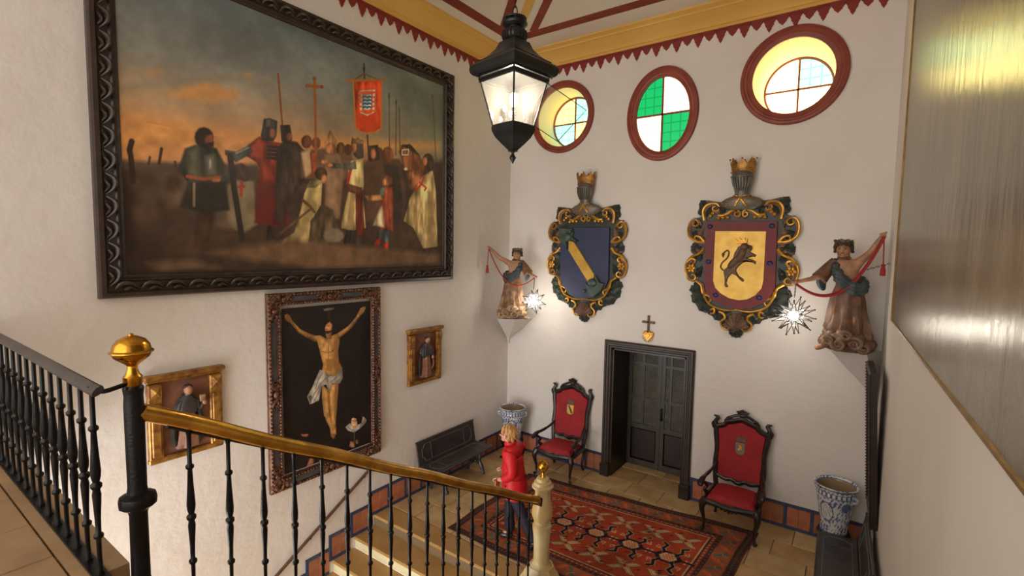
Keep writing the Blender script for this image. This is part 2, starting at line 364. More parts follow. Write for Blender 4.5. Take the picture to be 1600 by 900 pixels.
BATTLE = [('p',(168,125,78),14,[(98,605),(154,661),(184,685),(230,671),(254,683),(254,647),(198,614),(124,599)]),('p',(150,118,82),12,[(54,657),(93,685),(86,660),(60,647)]),('p',(178,125,72),30,[(8,515),(330,533),(969,678),(969,642),(11,401)]),('p',(150,120,85),8,[(264,742),(298,760),(280,728)]),('p',(120,112,95),20,[(10,587),(199,715),(409,758),(199,691)]),('p',(78,66,54),10,[(-1,367),(301,417),(300,371),(-3,315)]),('p',(62,48,38),25,[(-2,336),(996,594),(998,279),(-7,125)]),('p',(44,32,27),20,[(5,320),(19,334),(24,277),(27,149),(36,90),(5,55)]),('p',(84,68,52),16,[(76,327),(91,351),(125,352),(132,325),(118,242),(92,233),(73,273)]),('p',(58,42,32),14,[(124,317),(121,303),(114,292),(104,286),(95,289),(89,298),(87,311),(89,325),(96,336),(106,342),(115,340),(122,331)]),('p',(72,56,44),20,[(38,308),(72,314),(73,200),(32,185)]),('l',(48,34,26),9,[(28,307),(26,387),(24,404),(29,434)]),('l',(52,40,30),5,[(78,375),(84,425)]),('l',(60,46,36),4,[(58,368),(61,392)]),('l',(60,46,36),4,[(110,370),(110,388)]),('p',(112,98,76),8,[(222,328),(240,351),(267,356),(288,353),(295,193),(259,159),(202,186),(216,280)]),('p',(84,70,56),14,[(190,231),(220,241),(228,167),(193,178)]),('p',(62,44,34),5,[(273,387),(270,372),(264,359),(255,354),(247,356),(242,366),(240,381),(242,396),(248,409),(257,415),(265,412),(271,402)]),('p',(64,48,38),5,[(241,401),(259,412),(276,357),(262,348)]),('l',(130,52,36),7,[(258,347),(255,296)]),('l',(130,52,36),6,[(250,326),(263,331)]),('p',(58,40,30),6,[(153,233),(188,234),(168,183),(155,156),(151,98),(141,98),(146,162)]),('p',(52,36,28),10,[(178,233),(190,231),(182,158),(171,118)]),('p',(56,54,42),5,[(154,455),(131,437),(115,359),(126,343),(137,320),(118,239),(169,222),(225,241),(217,333),(233,363),(200,454),(182,459)]),('p',(40,36,30),8,[(136,326),(218,340),(225,241),(169,222),(118,239)]),('p',(84,80,62),14,[(158,450),(138,426),(138,357),(156,348),(161,413)]),('p',(92,88,74),10,[(173,422),(194,433),(197,363),(176,355)]),('p',(170,160,140),4,[(187,396),(187,387),(185,380),(183,377),(181,379),(180,386),(180,395),(181,404),(182,411),(184,414),(186,412),(187,405)]),('l',(124,66,44),7,[(134,344),(167,341),(205,354)]),('p',(150,92,64),3,[(207,345),(206,341),(202,337),(196,335),(191,335),(187,337),(185,341),(187,345),(191,349),(196,351),(202,351),(206,349)]),('l',(110,92,70),5,[(148,322),(146,245)]),('p',(46,32,26),4,[(194,493),(190,474),(182,459),(172,452),(161,454),(154,464),(152,481),(155,498),(162,513),(173,521),(183,519),(191,509)]),('p',(50,34,28),4,[(154,474),(174,486),(174,454),(158,456)]),('p',(158,84,54),4,[(179,495),(192,502),(193,481),(190,470),(174,463),(173,482)]),('p',(52,34,28),4,[(182,468),(194,477),(193,456),(184,456)]),('p',(46,36,32),4,[(322,195),(342,193),(339,138),(318,130)]),('p',(42,34,30),4,[(341,138),(367,154),(351,109),(338,109)]),('p',(112,42,28),4,[(305,526),(276,487),(271,445),(296,427),(305,405),(295,319),(289,199),(342,188),(380,207),(380,464),(367,518),(337,516)]),('p',(84,30,24),12,[(297,354),(381,376),(380,207),(342,188),(289,199)]),('p',(66,26,22),12,[(339,347),(365,366),(371,202),(337,196)]),('p',(136,56,34),10,[(302,515),(281,482),(282,448),(311,448),(317,498)]),('l',(38,34,32),7,[(327,494),(357,498)]),('l',(38,34,32),7,[(327,480),(356,484)]),('l',(38,34,32),7,[(327,465),(356,469)]),('l',(38,34,32),7,[(327,451),(356,455)]),('p',(44,38,34),4,[(367,508),(390,444),(387,363),(374,302),(368,389)]),('p',(56,58,56),3,[(219,454),(246,454),(276,484),(288,466),(271,444),(245,416),(233,428),(219,438)]),('l',(110,112,108),4,[(246,449),(276,477)]),('l',(46,38,34),13,[(231,436),(239,317),(255,135)]),('p',(48,46,44),3,[(318,596),(335,604),(354,599),(351,543),(342,517),(314,515),(309,529)]),('p',(132,80,56),3,[(349,550),(347,540),(344,532),(339,529),(335,530),(332,536),(331,545),(332,555),(335,563),(340,567),(344,566),(348,560)]),('p',(80,80,78),6,[(324,594),(335,600),(335,573),(324,570)]),('l',(112,64,42),5,[(359,780),(368,587)]),('p',(58,46,38),5,[(372,535),(411,533),(441,490),(448,417),(385,296),(367,203),(345,201),(349,476)]),('p',(44,40,38),3,[(362,585),(390,596),(396,542),(388,520),(365,525)]),('p',(120,74,52),3,[(396,551),(395,543),(391,536),(387,532),(382,533),(379,538),(378,546),(379,554),(382,561),(387,565),(392,564),(395,559)]),('p',(92,70,54),8,[(421,503),(586,565),(597,426),(521,392),(420,393)]),('p',(96,60,42),3,[(455,547),(453,533),(447,521),(438,515),(430,517),(424,525),(422,538),(424,553),(431,564),(439,570),(447,569),(453,561)]),('p',(112,70,46),3,[(483,549),(481,536),(475,526),(468,521),(461,522),(456,530),(454,541),(456,554),(461,564),(468,570),(476,568),(481,561)]),('p',(86,54,38),3,[(565,547),(563,533),(557,521),(549,516),(541,518),(536,526),(534,539),(536,554),(542,565),(550,571),(558,569),(563,561)]),('p',(92,60,42),3,[(589,549),(587,537),(582,527),(576,522),(569,524),(564,531),(563,543),(565,555),(569,565),(576,570),(582,569),(587,561)]),('p',(84,54,40),3,[(710,559),(708,542),(702,529),(694,523),(686,525),(680,535),(677,551),(680,567),(686,580),(694,587),(702,584),(708,574)]),('p',(160,132,98),6,[(421,494),(449,515),(458,428),(433,395)]),('p',(150,70,44),5,[(449,501),(470,511),(466,430),(453,399)]),('l',(128,76,38),7,[(466,810),(467,646),(467,501)]),('l',(128,76,38),8,[(442,769),(490,784)]),('p',(128,76,38),2,[(472,810),(471,806),(469,803),(466,801),(463,800),(461,802),(460,806),(461,810),(463,813),(466,815),(469,816),(471,814)]),('p',(128,76,38),2,[(449,771),(448,767),(446,763),(443,761),(440,761),(438,763),(438,766),(438,770),(441,774),(443,776),(446,776),(448,774)]),('p',(128,76,38),2,[(495,786),(495,782),(492,778),(489,776),(487,776),(484,778),(484,781),(484,785),(487,789),(490,791),(492,791),(495,789)]),('p',(158,116,76),3,[(495,555),(514,613),(538,574),(531,539),(496,530)]),('p',(140,92,62),3,[(531,539),(529,525),(523,515),(514,509),(506,511),(500,518),(498,530),(500,543),(506,554),(515,560),(523,558),(529,551)]),('p',(120,92,68),8,[(496,503),(545,520),(560,439),(543,237),(493,223)]),('p',(138,108,80),10,[(502,437),(533,443),(535,276),(505,273)]),('l',(60,42,32),5,[(647,642),(652,520),(654,363)]),('l',(50,38,30),5,[(636,943),(638,871)]),('p',(50,38,30),2,[(636,943),(641,923),(636,901),(631,919)]),('l',(96,66,40),4,[(600,858),(636,901),(686,896)]),('p',(200,72,36),2,[(596,852),(705,901),(703,675),(681,654),(647,636),(621,637),(603,648)]),('p',(178,60,32),14,[(599,728),(681,767),(681,663),(645,642),(604,650)]),('l',(160,104,46),5,[(596,852),(603,648),(621,637),(647,636),(681,654),(703,675),(705,901)]),('l',(140,90,46),7,[(572,843),(725,910)]),('p',(206,190,165),2,[(617,819),(680,847),(677,743),(647,716),(620,720)]),('p',(196,76,40),2,[(629,818),(669,835),(667,737),(647,723),(628,726)]),('l',(196,76,40),5,[(617,807),(681,834)]),('l',(196,76,40),5,[(617,787),(681,813)]),('l',(196,76,40),5,[(617,767),(681,792)]),('l',(196,76,40),5,[(617,747),(681,771)]),('l',(196,76,40),5,[(617,726),(681,751)]),('p',(206,202,188),2,[(632,805),(664,819),(663,755),(647,741),(632,742)]),('l',(52,88,112),6,[(632,795),(640,801),(648,799),(656,806),(663,806)]),('l',(52,88,112),6,[(632,779),(640,785),(648,784),(655,791),(663,791)]),('l',(52,88,112),6,[(632,764),(640,770),(648,769),(655,776),(663,775)]),('l',(52,88,112),6,[(632,749),(640,755),(647,753),(655,760),(663,760)]),('l',(86,66,48),4,[(735,850),(736,571)]),('l',(86,66,48),4,[(766,827),(763,567)]),('l',(86,66,48),4,[(778,801),(781,593)]),('l',(86,66,48),4,[(933,914),(954,577)]),('p',(80,66,52),2,[(739,841),(738,833),(737,827),(735,824),(733,826),(731,831),(731,838),(732,846),(733,852),(735,854),(737,853),(738,848)]),('p',(80,66,52),2,[(769,820),(769,812),(767,806),(765,803),(764,805),(762,810),(762,817),(762,825),(764,831),(766,834),(767,832),(769,827)]),('p',(80,66,52),2,[(782,794),(782,786),(780,780),(778,777),(776,779),(775,784),(774,791),(775,799),(776,805),(778,808),(780,807),(782,801)]),('p',(80,66,52),2,[(938,907),(937,898),(936,892),(933,889),(931,890),(929,895),(929,903),(929,912),(931,918),(933,921),(936,920),(937,915)]),('p',(80,58,44),8,[(640,507),(689,539),(780,549),(805,397),(795,237),(643,235)]),('p',(52,42,36),4,[(652,582),(689,596),(695,529),(655,512)]),('p',(128,82,58),3,[(682,553),(680,540),(676,529),(669,525),(663,527),(659,535),(657,547),(659,560),(663,570),(669,575),(676,573),(680,565)]),('p',(112,66,44),3,[(753,565),(750,544),(741,528),(728,520),(716,522),(707,534),(704,553),(707,573),(716,589),(728,598),(741,596),(750,584)]),('p',(52,42,36),10,[(708,511),(775,515),(795,350),(755,300)]),('p',(118,70,42),4,[(775,586),(795,628),(836,628),(871,593),(896,540),(880,455),(826,480),(791,540)]),('p',(56,42,34),4,[(780,615),(826,636),(871,593),(858,590),(816,613)]),('p',(140,84,54),4,[(791,574),(826,582),(821,502),(800,500)]),('l',(176,165,145),4,[(791,598),(820,608),(818,580),(791,574),(791,598)]),('p',(190,176,150),2,[(816,510),(814,505),(811,502),(806,500),(802,500),(798,502),(797,506),(798,510),(802,514),(806,516),(811,516),(814,513)]),('p',(82,66,48),5,[(490,290),(520,274),(550,147),(503,125),(466,86),(445,152),(449,248)]),('p',(108,96,78),6,[(558,163),(553,146),(540,134),(522,129),(505,133),(493,144),(488,159),(493,175),(506,187),(523,193),(541,189),(554,178)]),('p',(172,150,98),3,[(447,384),(487,394),(481,289),(449,219),(437,114),(402,93),(363,107),(359,128),(398,170),(418,263),(429,330)]),('p',(132,112,72),10,[(447,360),(468,288),(445,219),(424,151),(383,131),(417,207),(429,283)]),('p',(76,60,44),5,[(447,219),(486,271),(503,253),(485,154),(462,84),(445,143)]),('p',(120,108,72),4,[(437,368),(469,397),(487,386),(465,359),(436,354)]),('l',(94,66,44),8,[(424,301),(446,280),(459,258)]),('l',(90,64,44),6,[(446,266),(357,162)]),('p',(60,42,32),3,[(503,426),(500,412),(492,400),(482,395),(472,397),(464,405),(462,418),(465,431),(472,443),(482,448),(493,447),(500,439)]),('p',(150,98,66),3,[(501,403),(500,393),(497,386),(492,382),(488,384),(485,391),(483,400),(485,410),(488,417),(492,421),(497,419),(500,413)]),('p',(52,44,40),3,[(568,204),(588,205),(579,128),(556,125)]),('p',(60,56,50),3,[(601,180),(629,182),(623,110),(591,87),(587,97),(603,128)]),('p',(178,154,104),3,[(587,500),(631,517),(633,402),(628,370),(639,201),(591,188),(549,195),(551,230),(578,377),(575,452)]),('p',(140,116,76),6,[(584,363),(601,365),(587,192),(567,192)]),('p',(92,42,30),4,[(601,371),(628,375),(634,198),(629,150),(601,170)]),('l',(150,48,32),8,[(590,485),(580,438),(573,396)]),('p',(96,58,40),3,[(570,396),(626,385),(622,348),(574,361)]),('p',(84,84,74),3,[(506,471),(581,485),(602,503),(606,466),(577,458),(514,453)]),('p',(190,128,84),3,[(506,477),(505,471),(500,467),(494,464),(488,464),(484,467),(483,471),(484,476),(489,481),(495,484),(501,484),(505,481)]),('p',(190,128,84),3,[(522,466),(521,460),(516,456),(510,453),(504,453),(500,456),(498,460),(500,466),(504,470),(510,473),(516,473),(521,470)]),('p',(66,54,46),3,[(590,591),(631,602),(632,523),(610,512),(595,527)]),('p',(160,106,70),3,[(607,568),(606,553),(602,540),(596,535),(591,538),(587,548),(586,563),(587,578),(591,590),(597,596),(602,593),(606,583)]),('p',(124,92,58),2,[(587,575),(590,604),(602,597),(613,612),(621,600),(634,592),(629,584)]),('p',(62,56,60),4,[(688,207),(712,208),(706,153),(678,120)]),('p',(70,84,84),3,[(710,197),(735,199),(731,132),(712,132)]),('p',(138,46,34),3,[(706,137),(733,138),(729,93),(699,90)]),('p',(126,42,32),3,[(679,154),(699,158),(692,114),(671,120)]),('p',(128,62,42),3,[(707,403),(747,408),(755,300),(750,194),(706,199),(679,215),(693,315)]),('p',(170,150,116),5,[(693,294),(707,317),(714,209),(665,216)]),('p',(96,106,86),3,[(696,393),(718,405),(712,361),(693,347)]),('p',(164,118,72),3,[(631,351),(700,364),(707,341),(652,327)]),('p',(116,74,44),3,[(749,441),(746,426),(739,415),(728,409),(718,411),(710,420),(707,434),(710,448),(718,460),(728,466),(739,464),(746,455)]),('p',(166,112,76),3,[(722,428),(721,419),(718,412),(715,409),(711,411),(708,416),(707,425),(708,434),(711,441),(715,444),(719,442),(721,436)]),('p',(58,48,42),6,[(750,344),(795,339),(785,225),(750,233)]),('p',(60,44,36),6,[(947,575),(977,570),(982,350),(954,371)]),('p',(64,48,38),4,[(897,125),(937,126),(909,53),(869,43)]),('p',(134,84,54),3,[(816,476),(871,503),(885,456),(842,403),(821,422)]),('p',(160,104,66),3,[(810,488),(842,506),(849,473),(821,451)]),('p',(184,158,106),3,[(880,479),(936,530),(953,420),(963,124),(891,110),(843,215),(797,248),(826,366),(860,434)]),('p',(142,118,78),8,[(911,413),(936,417),(949,126),(912,118)]),('p',(148,122,80),8,[(843,333),(858,359),(864,219),(843,241)]),('l',(160,54,34),7,[(893,490),(880,444),(860,417),(849,421)]),('l',(160,54,34),6,[(871,454),(904,430),(896,416)]),('p',(64,46,36),3,[(940,580),(937,560),(927,544),(913,536),(899,538),(890,550),(886,567),(890,587),(899,603),(913,611),(926,609),(937,598)]),('p',(62,44,34),4,[(915,604),(940,574),(936,525),(907,525)]),('p',(168,112,74),3,[(908,569),(907,557),(903,547),(897,543),(892,545),(888,553),(886,564),(887,576),(892,585),(897,590),(903,588),(907,580)]),('p',(98,74,52),18,[(172,84),(382,141),(971,81),(972,34),(463,14),(269,59)]),('p',(90,70,52),16,[(46,50),(135,60),(202,29),(78,15)]),('p',(36,28,24),12,[(2,18),(981,6),(990,-61),(7,-15)])]
CRUCIFIXION = [('p',(120,106,80),2,[(419,973),(532,978),(535,963),(420,959)]),('p',(58,40,28),8,[(459,958),(492,956),(490,898),(458,901)]),('p',(138,94,52),2,[(25,959),(53,966),(81,952),(99,919),(177,864),(267,831),(347,807),(365,777),(327,773),(236,808),(159,844),(85,907),(35,929)]),('p',(178,132,76),4,[(86,931),(177,861),(267,829),(347,803),(343,785),(243,816),(165,850)]),('p',(178,132,76),2,[(840,953),(881,965),(911,955),(884,922),(825,893),(733,829),(592,776),(564,804),(694,844),(788,900)]),('p',(138,94,52),3,[(881,922),(825,890),(733,827),(592,774),(589,782),(721,838),(812,896)]),('p',(178,132,76),2,[(328,811),(375,810),(439,784),(488,795),(582,806),(592,754),(570,688),(579,618),(619,571),(550,531),(434,546),(392,582),(406,619),(376,698),(349,767)]),('p',(138,94,52),8,[(529,760),(585,774),(570,688),(579,618),(616,574),(550,533),(518,605),(536,681)]),('p',(150,104,56),10,[(436,654),(518,644),(500,568),(443,576)]),('l',(136,94,52),4,[(471,765),(466,698),(471,611)]),('l',(140,98,56),5,[(389,707),(453,690),(519,693)]),('l',(196,152,92),6,[(390,773),(397,734)]),('p',(120,76,48),2,[(521,698),(520,695),(516,693),(511,693),(506,694),(502,697),(501,700),(503,702),(506,704),(511,704),(516,703),(520,701)]),('p',(138,94,52),3,[(432,822),(505,820),(496,778),(447,779)]),('p',(170,118,78),2,[(444,873),(487,889),(516,870),(509,837),(472,818),(433,826),(429,853)]),('p',(48,32,24),3,[(477,892),(523,882),(546,846),(522,821),(502,830),(515,866)]),('p',(54,36,26),3,[(427,834),(489,829),(472,812),(436,816)]),('l',(90,56,38),4,[(454,867),(476,859)]),('l',(140,60,44),4,[(440,843),(456,840)]),('p',(178,132,76),2,[(389,496),(468,436),(473,357),(461,275),(409,285),(391,390)]),('p',(178,132,76),2,[(464,437),(490,482),(575,480),(565,402),(546,335),(541,261),(469,274),(473,377)]),('p',(178,132,76),2,[(389,496),(469,440),(467,348),(482,256),(514,187),(544,145),(510,114),(480,145),(472,195),(428,257),(403,332)]),('p',(178,132,76),2,[(474,435),(493,481),(572,474),(562,413),(554,333),(536,219),(547,143),(513,121),(490,219),(475,329)]),('p',(138,94,52),6,[(530,462),(569,470),(562,404),(551,325),(533,220),(519,258),(528,346)]),('p',(138,94,52),4,[(455,447),(474,435),(472,338),(488,228),(470,276),(453,359)]),('p',(130,86,50),4,[(480,158),(544,143),(513,113)]),('p',(176,166,150),2,[(370,592),(410,580),(450,540),(550,531),(616,582),(623,503),(586,472),(502,486),(464,435),(439,489),(387,485),(356,397),(263,386),(234,441),(286,490),(334,551)]),('l',(112,104,94),5,[(402,571),(353,530),(320,477)]),('l',(112,104,94),5,[(433,529),(368,499),(303,442)]),('l',(112,104,94),5,[(447,536),(465,446)]),('l',(112,104,94),5,[(550,523),(482,493)]),('l',(112,104,94),5,[(610,554),(533,505)]),('l',(112,104,94),5,[(618,514),(549,488)]),('l',(112,104,94),5,[(320,458),(272,409)]),('l',(112,104,94),5,[(359,452),(310,403)]),('p',(96,88,80),4,[(242,442),(285,440),(271,388)]),('p',(182,172,156),2,[(649,169),(707,189),(804,219),(875,199),(909,171),(895,151),(823,126),(752,112),(677,141)]),('p',(90,80,74),1,[(681,166),(680,165),(678,164),(674,164),(671,165),(669,167),(668,169),(669,171),(671,171),(674,171),(678,170),(680,168)]),('p',(90,80,74),1,[(895,174),(894,172),(892,171),(888,171),(885,172),(882,174),(881,176),(882,178),(885,179),(888,179),(892,178),(894,176)]),('p',(90,80,74),1,[(694,157),(693,156),(690,155),(687,155),(684,156),(682,158),(681,160),(682,162),(684,163),(687,162),(690,161),(693,160)]),('p',(90,80,74),1,[(880,163),(879,161),(876,161),(873,161),(869,162),(867,164),(866,166),(867,167),(869,168),(873,168),(876,167),(879,165)]),('p',(90,80,74),1,[(707,149),(706,147),(703,146),(700,146),(697,147),(694,149),(694,151),(694,153),(697,154),(700,153),(703,152),(706,151)]),('p',(90,80,74),1,[(864,153),(863,151),(860,150),(857,150),(854,151),(851,153),(850,155),(851,157),(854,158),(857,158),(861,157),(863,155)]),('p',(90,80,74),1,[(719,140),(719,138),(716,137),(713,137),(710,138),(707,140),(706,142),(707,144),(710,145),(713,144),(716,143),(719,142)]),('p',(90,80,74),1,[(848,142),(847,141),(845,140),(842,140),(838,141),(836,143),(835,145),(836,147),(838,148),(842,147),(845,146),(847,144)]),('p',(90,80,74),1,[(732,130),(732,129),(729,128),(726,128),(723,129),(720,131),(719,133),(720,135),(723,136),(726,135),(729,134),(732,133)]),('p',(90,80,74),1,[(833,132),(832,130),(829,129),(826,129),(823,131),(820,132),(819,135),(820,136),(823,137),(826,137),(830,136),(832,134)]),('p',(38,26,24),3,[(704,183),(714,221),(765,231),(824,227),(858,198),(844,160),(810,159)]),('p',(36,28,34),3,[(841,227),(839,221),(832,217),(824,217),(815,220),(809,226),(807,233),(810,239),(816,243),(824,243),(833,240),(839,234)]),('p',(206,164,126),2,[(805,174),(798,154),(782,141),(759,139),(737,149),(721,168),(715,191),(722,211),(738,224),(760,225),(783,216),(799,197)]),('p',(38,26,24),2,[(708,213),(741,230),(794,219),(815,158),(793,162),(783,203),(744,216)]),('l',(70,46,38),4,[(730,196),(747,194)]),('l',(70,46,38),4,[(770,191),(790,187)]),('l',(160,80,66),4,[(743,157),(769,153)]),('l',(170,122,90),3,[(756,188),(750,170)]),('l',(96,84,66),5,[(756,122),(751,10)]),('p',(168,116,86),3,[(692,28),(705,62),(738,51),(762,10),(729,10)]),('p',(104,84,58),3,[(808,36),(805,28),(798,24),(787,23),(777,28),(770,35),(768,44),(770,52),(778,57),(788,57),(798,53),(805,45)]),('p',(150,96,68),3,[(244,199),(238,193),(224,190),(205,192),(186,197),(172,206),(167,214),(172,221),(186,224),(206,222),(225,216),(239,208)]),('p',(30,22,20),3,[(169,223),(199,230),(247,212),(226,206),(185,211)]),('p',(158,146,114),3,[(110,136),(231,114),(196,103),(114,110)]),('p',(154,100,74),3,[(212,-6),(247,43),(292,45),(294,11),(251,-16),(226,-15)])]
OUTLINE = [(1,93),(-18,94),(-29,103),(-43,105),(-52,107),(-62,104),(-63,91),(-60,82),(-75,75),(-79,64),(-76,50),(-69,42),(-72,33),(-70,20),(-79,9),(-80,-3),(-75,-19),(-64,-24),(-73,-34),(-68,-47),(-62,-60),(-48,-72),(-32,-74),(-23,-87),(-11,-97),(-4,-99),(0,-106)]
PLATE = [(-51,74),(50,72),(52,-26),(47,-39),(37,-51),(21,-60),(1,-63),(-20,-59),(-38,-49),(-47,-37),(-50,-26)]
FIELD = [(-36,58),(36,57),(36,-16),(34,-28),(26,-39),(15,-46),(3,-48),(-11,-46),(-24,-39),(-32,-31),(-36,-20)]
LION = [(-1,35),(9,38),(18,36),(19,29),(16,27),(21,24),(25,22),(23,18),(19,19),(13,17),(20,15),(25,12),(24,7),(19,10),(12,12),(5,8),(-1,1),(-2,-3),(2,-10),(8,-14),(10,-17),(8,-20),(4,-18),(-3,-10),(-8,-8),(-13,-14),(-15,-23),(-12,-28),(-16,-30),(-19,-27),(-19,-16),(-21,-6),(-21,-2),(-13,5),(-9,12),(-7,24)]
LION_TAIL = [(-21,-3),(-25,2),(-23,9),(-16,17),(-14,25),(-17,28),(-22,23),(-22,17)]
LION_CROWN = [(-4,38),(-7,46),(-2,43),(0,48),(4,44),(8,48),(9,43),(12,47),(11,39)]
BOSSES = [(-44,65),(43,65),(-44,10),(43,10),(-31,-42),(31,-42)]
SCROLLS = [[(-54,75),(-56,90),(-50,99),(-38,101),(-32,95),(-35,89),(-41,91),(-41,95),(-38,96)],[(-33,82),(-24,82),(-15,88),(-6,90),(-2,85),(-4,80),(-9,82),(-8,86),(-5,86)],[(-52,41),(-64,42),(-75,49),(-78,62),(-75,73),(-68,77),(-62,71),(-66,66),(-71,69),(-69,72)],[(-52,41),(-59,49),(-66,50),(-67,45),(-63,43)],[(-52,31),(-60,22),(-70,18),(-78,8),(-80,-4),(-75,-19),(-66,-20),(-63,-15),(-67,-11),(-71,-14)],[(-78,8),(-71,14),(-65,12),(-66,7),(-69,7)],[(-63,-21),(-54,-28),(-51,-40),(-43,-44),(-38,-47),(-40,-53),(-45,-53)],[(-51,-32),(-49,-43),(-41,-56),(-27,-63),(-13,-65),(2,-63)],[(-38,-66),(-33,-64),(-32,-70),(-36,-72),(-39,-69)],[(-25,-68),(-18,-71),(-16,-77),(-22,-84),(-19,-93),(-11,-95),(-9,-90),(-13,-87)]]
LEAVES = [([(-51,90),(-61,106)],13),([(-55,85),(-63,94)],12),([(-56,34),(-72,25)],20),([(-58,23),(-69,36)],18),([(-50,-32),(-72,-37)],16),([(-50,-42),(-67,-55)],22),([(-44,-53),(-56,-68)],22),([(-32,-63),(-42,-73)],16),([(-23,-68),(-32,-81)],16),([(-7,-90),(0,-106)],12),([(-54,53),(-65,58)],18),([(-54,-7),(-63,-2)],15),([(-35,90),(-20,94)],14),([(-10,-77),(-18,-67)],14)]
FLOWER = [(-71,-1)]
SHELL = [(2,-80)]
GRAPES = [(-26,79),(-33,78),(-19,79),(-23,83),(-41,86),(-45,82)]
BEND = [(-32,44),(-21,41),(22,-17),(20,-36),(8,-30),(-33,26)]
DRAGON_TOP = [(-53,68),(-23,66),(-20,57),(-23,51),(-12,43),(-16,39),(-29,44),(-35,40),(-33,25),(-39,32),(-45,37),(-52,42)]
DRAGON_LOW = [(25,-17),(35,-30),(44,-32),(38,-47),(20,-61),(10,-54),(5,-32),(12,-36),(19,-37),(21,-27)]
PLATE_BLUE = [(-53,69),(48,67),(49,-27),(42,-42),(28,-55),(9,-63),(-16,-63),(-35,-52),(-46,-39),(-50,-27)]

# ================================================================ the setting
XL, YB, ZC = -5.957, 8.268, 7.86
def XR(y): return .25+.034*(YB-y)
def struct(o, label=None, cat=None): return tag(o, label, cat, None, 'structure')
def ell(cx, cz, rx, rz, n=48): return [(cx+rx*math.cos(2*PI*k/n), cz+rz*math.sin(2*PI*k/n)) for k in range(n)]
WINS = [(-4.78, 6.60, .54, .54, .66), (-2.885, 6.39, .47, .635, .60), (-1.0, 6.66, .53, .53, .69)]
DX0, DX1, DZ = -3.62, -2.31, 2.37
struct(MB().prism([(-6.4, -2.4), (.9, -2.4), (.9, 8.0), (-6.4, 8.0)], 0, -.86, [ell(*w[:4])[::-1] for w in WINS]+[[(DX0, -.05), (DX0, DZ), (DX1, DZ), (DX1, -.05)]]).build('wall_back', 'plaster', None, (0, YB, 0), smooth=30), 'white plastered end wall with three round windows and a doorway', 'wall')
struct(MB().span((XL-.4, -3.0, -2.4), (XL, YB+.86, 8.0)).build('wall_left', 'plaster'), 'white rough plastered side wall behind the large history painting', 'wall')
wr = MB(); wr.add([(XR(-3), -3, -2.4), (XR(YB), YB, -2.4), (XR(YB), YB, 8), (XR(-3), -3, 8), (1.6, -3, -2.4), (1.6, YB, -2.4), (1.6, YB, 8), (1.6, -3, 8)], [(0, 1, 2, 3), (4, 7, 6, 5), (0, 3, 7, 4), (1, 5, 6, 2), (3, 2, 6, 7), (0, 4, 5, 1)])
struct(wr.build('wall_right', 'plaster_smooth'), 'white smooth side wall carrying the grey canvas', 'wall')
ceil = struct(MB().span((XL-.3, -3, ZC), (1.2, YB+.3, 8.1)).build('ceiling', 'ceiling_paint'), 'cream ceiling painted with dark red bands', 'ceiling')
def band(poly, m, z=.006): MB().prism([(a, b) for a, b in poly], ZC-z, ZC+.02, plane='xy').build('painted_band', m, ceil, smooth=0)
bx0, bx1, by0, by1, bw = -5.44, -.35, .4, 7.56, .21
band([(bx0, by0), (bx0+bw, by0), (bx0+bw, by1), (bx0, by1)], 'red_paint'); band([(bx1-bw, by0), (bx1, by0), (bx1, by1), (bx1-bw, by1)], 'red_paint')
band([(bx0+bw, by1-bw), (bx1-bw, by1-bw), (bx1-bw, by1), (bx0+bw, by1)], 'red_paint'); band([(bx0+bw, by0), (bx1-bw, by0), (bx1-bw, by0+bw), (bx0+bw, by0+bw)], 'red_paint')
for cx, cy, sx, sy in ((bx0+bw, by1-bw, 1, -1), (bx1-bw, by1-bw, -1, -1), (bx0+bw, by0+bw, 1, 1), (bx1-bw, by0+bw, -1, 1)):
    d = Vector((sx, sy)).normalized(); n = Vector((-d.y, d.x)); L = 1.95
    for off, w, m in ((.26, .13, 'red_paint'), (-.26, .13, 'red_paint'), (0, .14, 'yellow_paint')):
        a = Vector((cx, cy))+n*off+d*(abs(off)*.98 if off else 0); b = Vector((cx, cy))+n*off+d*L
        band([tuple(a-n*w/2), tuple(b-n*w/2), tuple(b+n*w/2), tuple(a+n*w/2)], m, .008)
ix0, ix1, iy0, iy1 = -4.15, -1.65, 1.75, 6.2
for q in ([(ix0, iy0), (ix1, iy0), (ix1, iy0+.14), (ix0, iy0+.14)], [(ix0, iy1-.14), (ix1, iy1-.14), (ix1, iy1), (ix0, iy1)], [(ix0, iy0), (ix0+.14, iy0), (ix0+.14, iy1), (ix0, iy1)], [(ix1-.14, iy0), (ix1, iy0), (ix1, iy1), (ix1-.14, iy1)]): band(q, 'red_paint', .01)
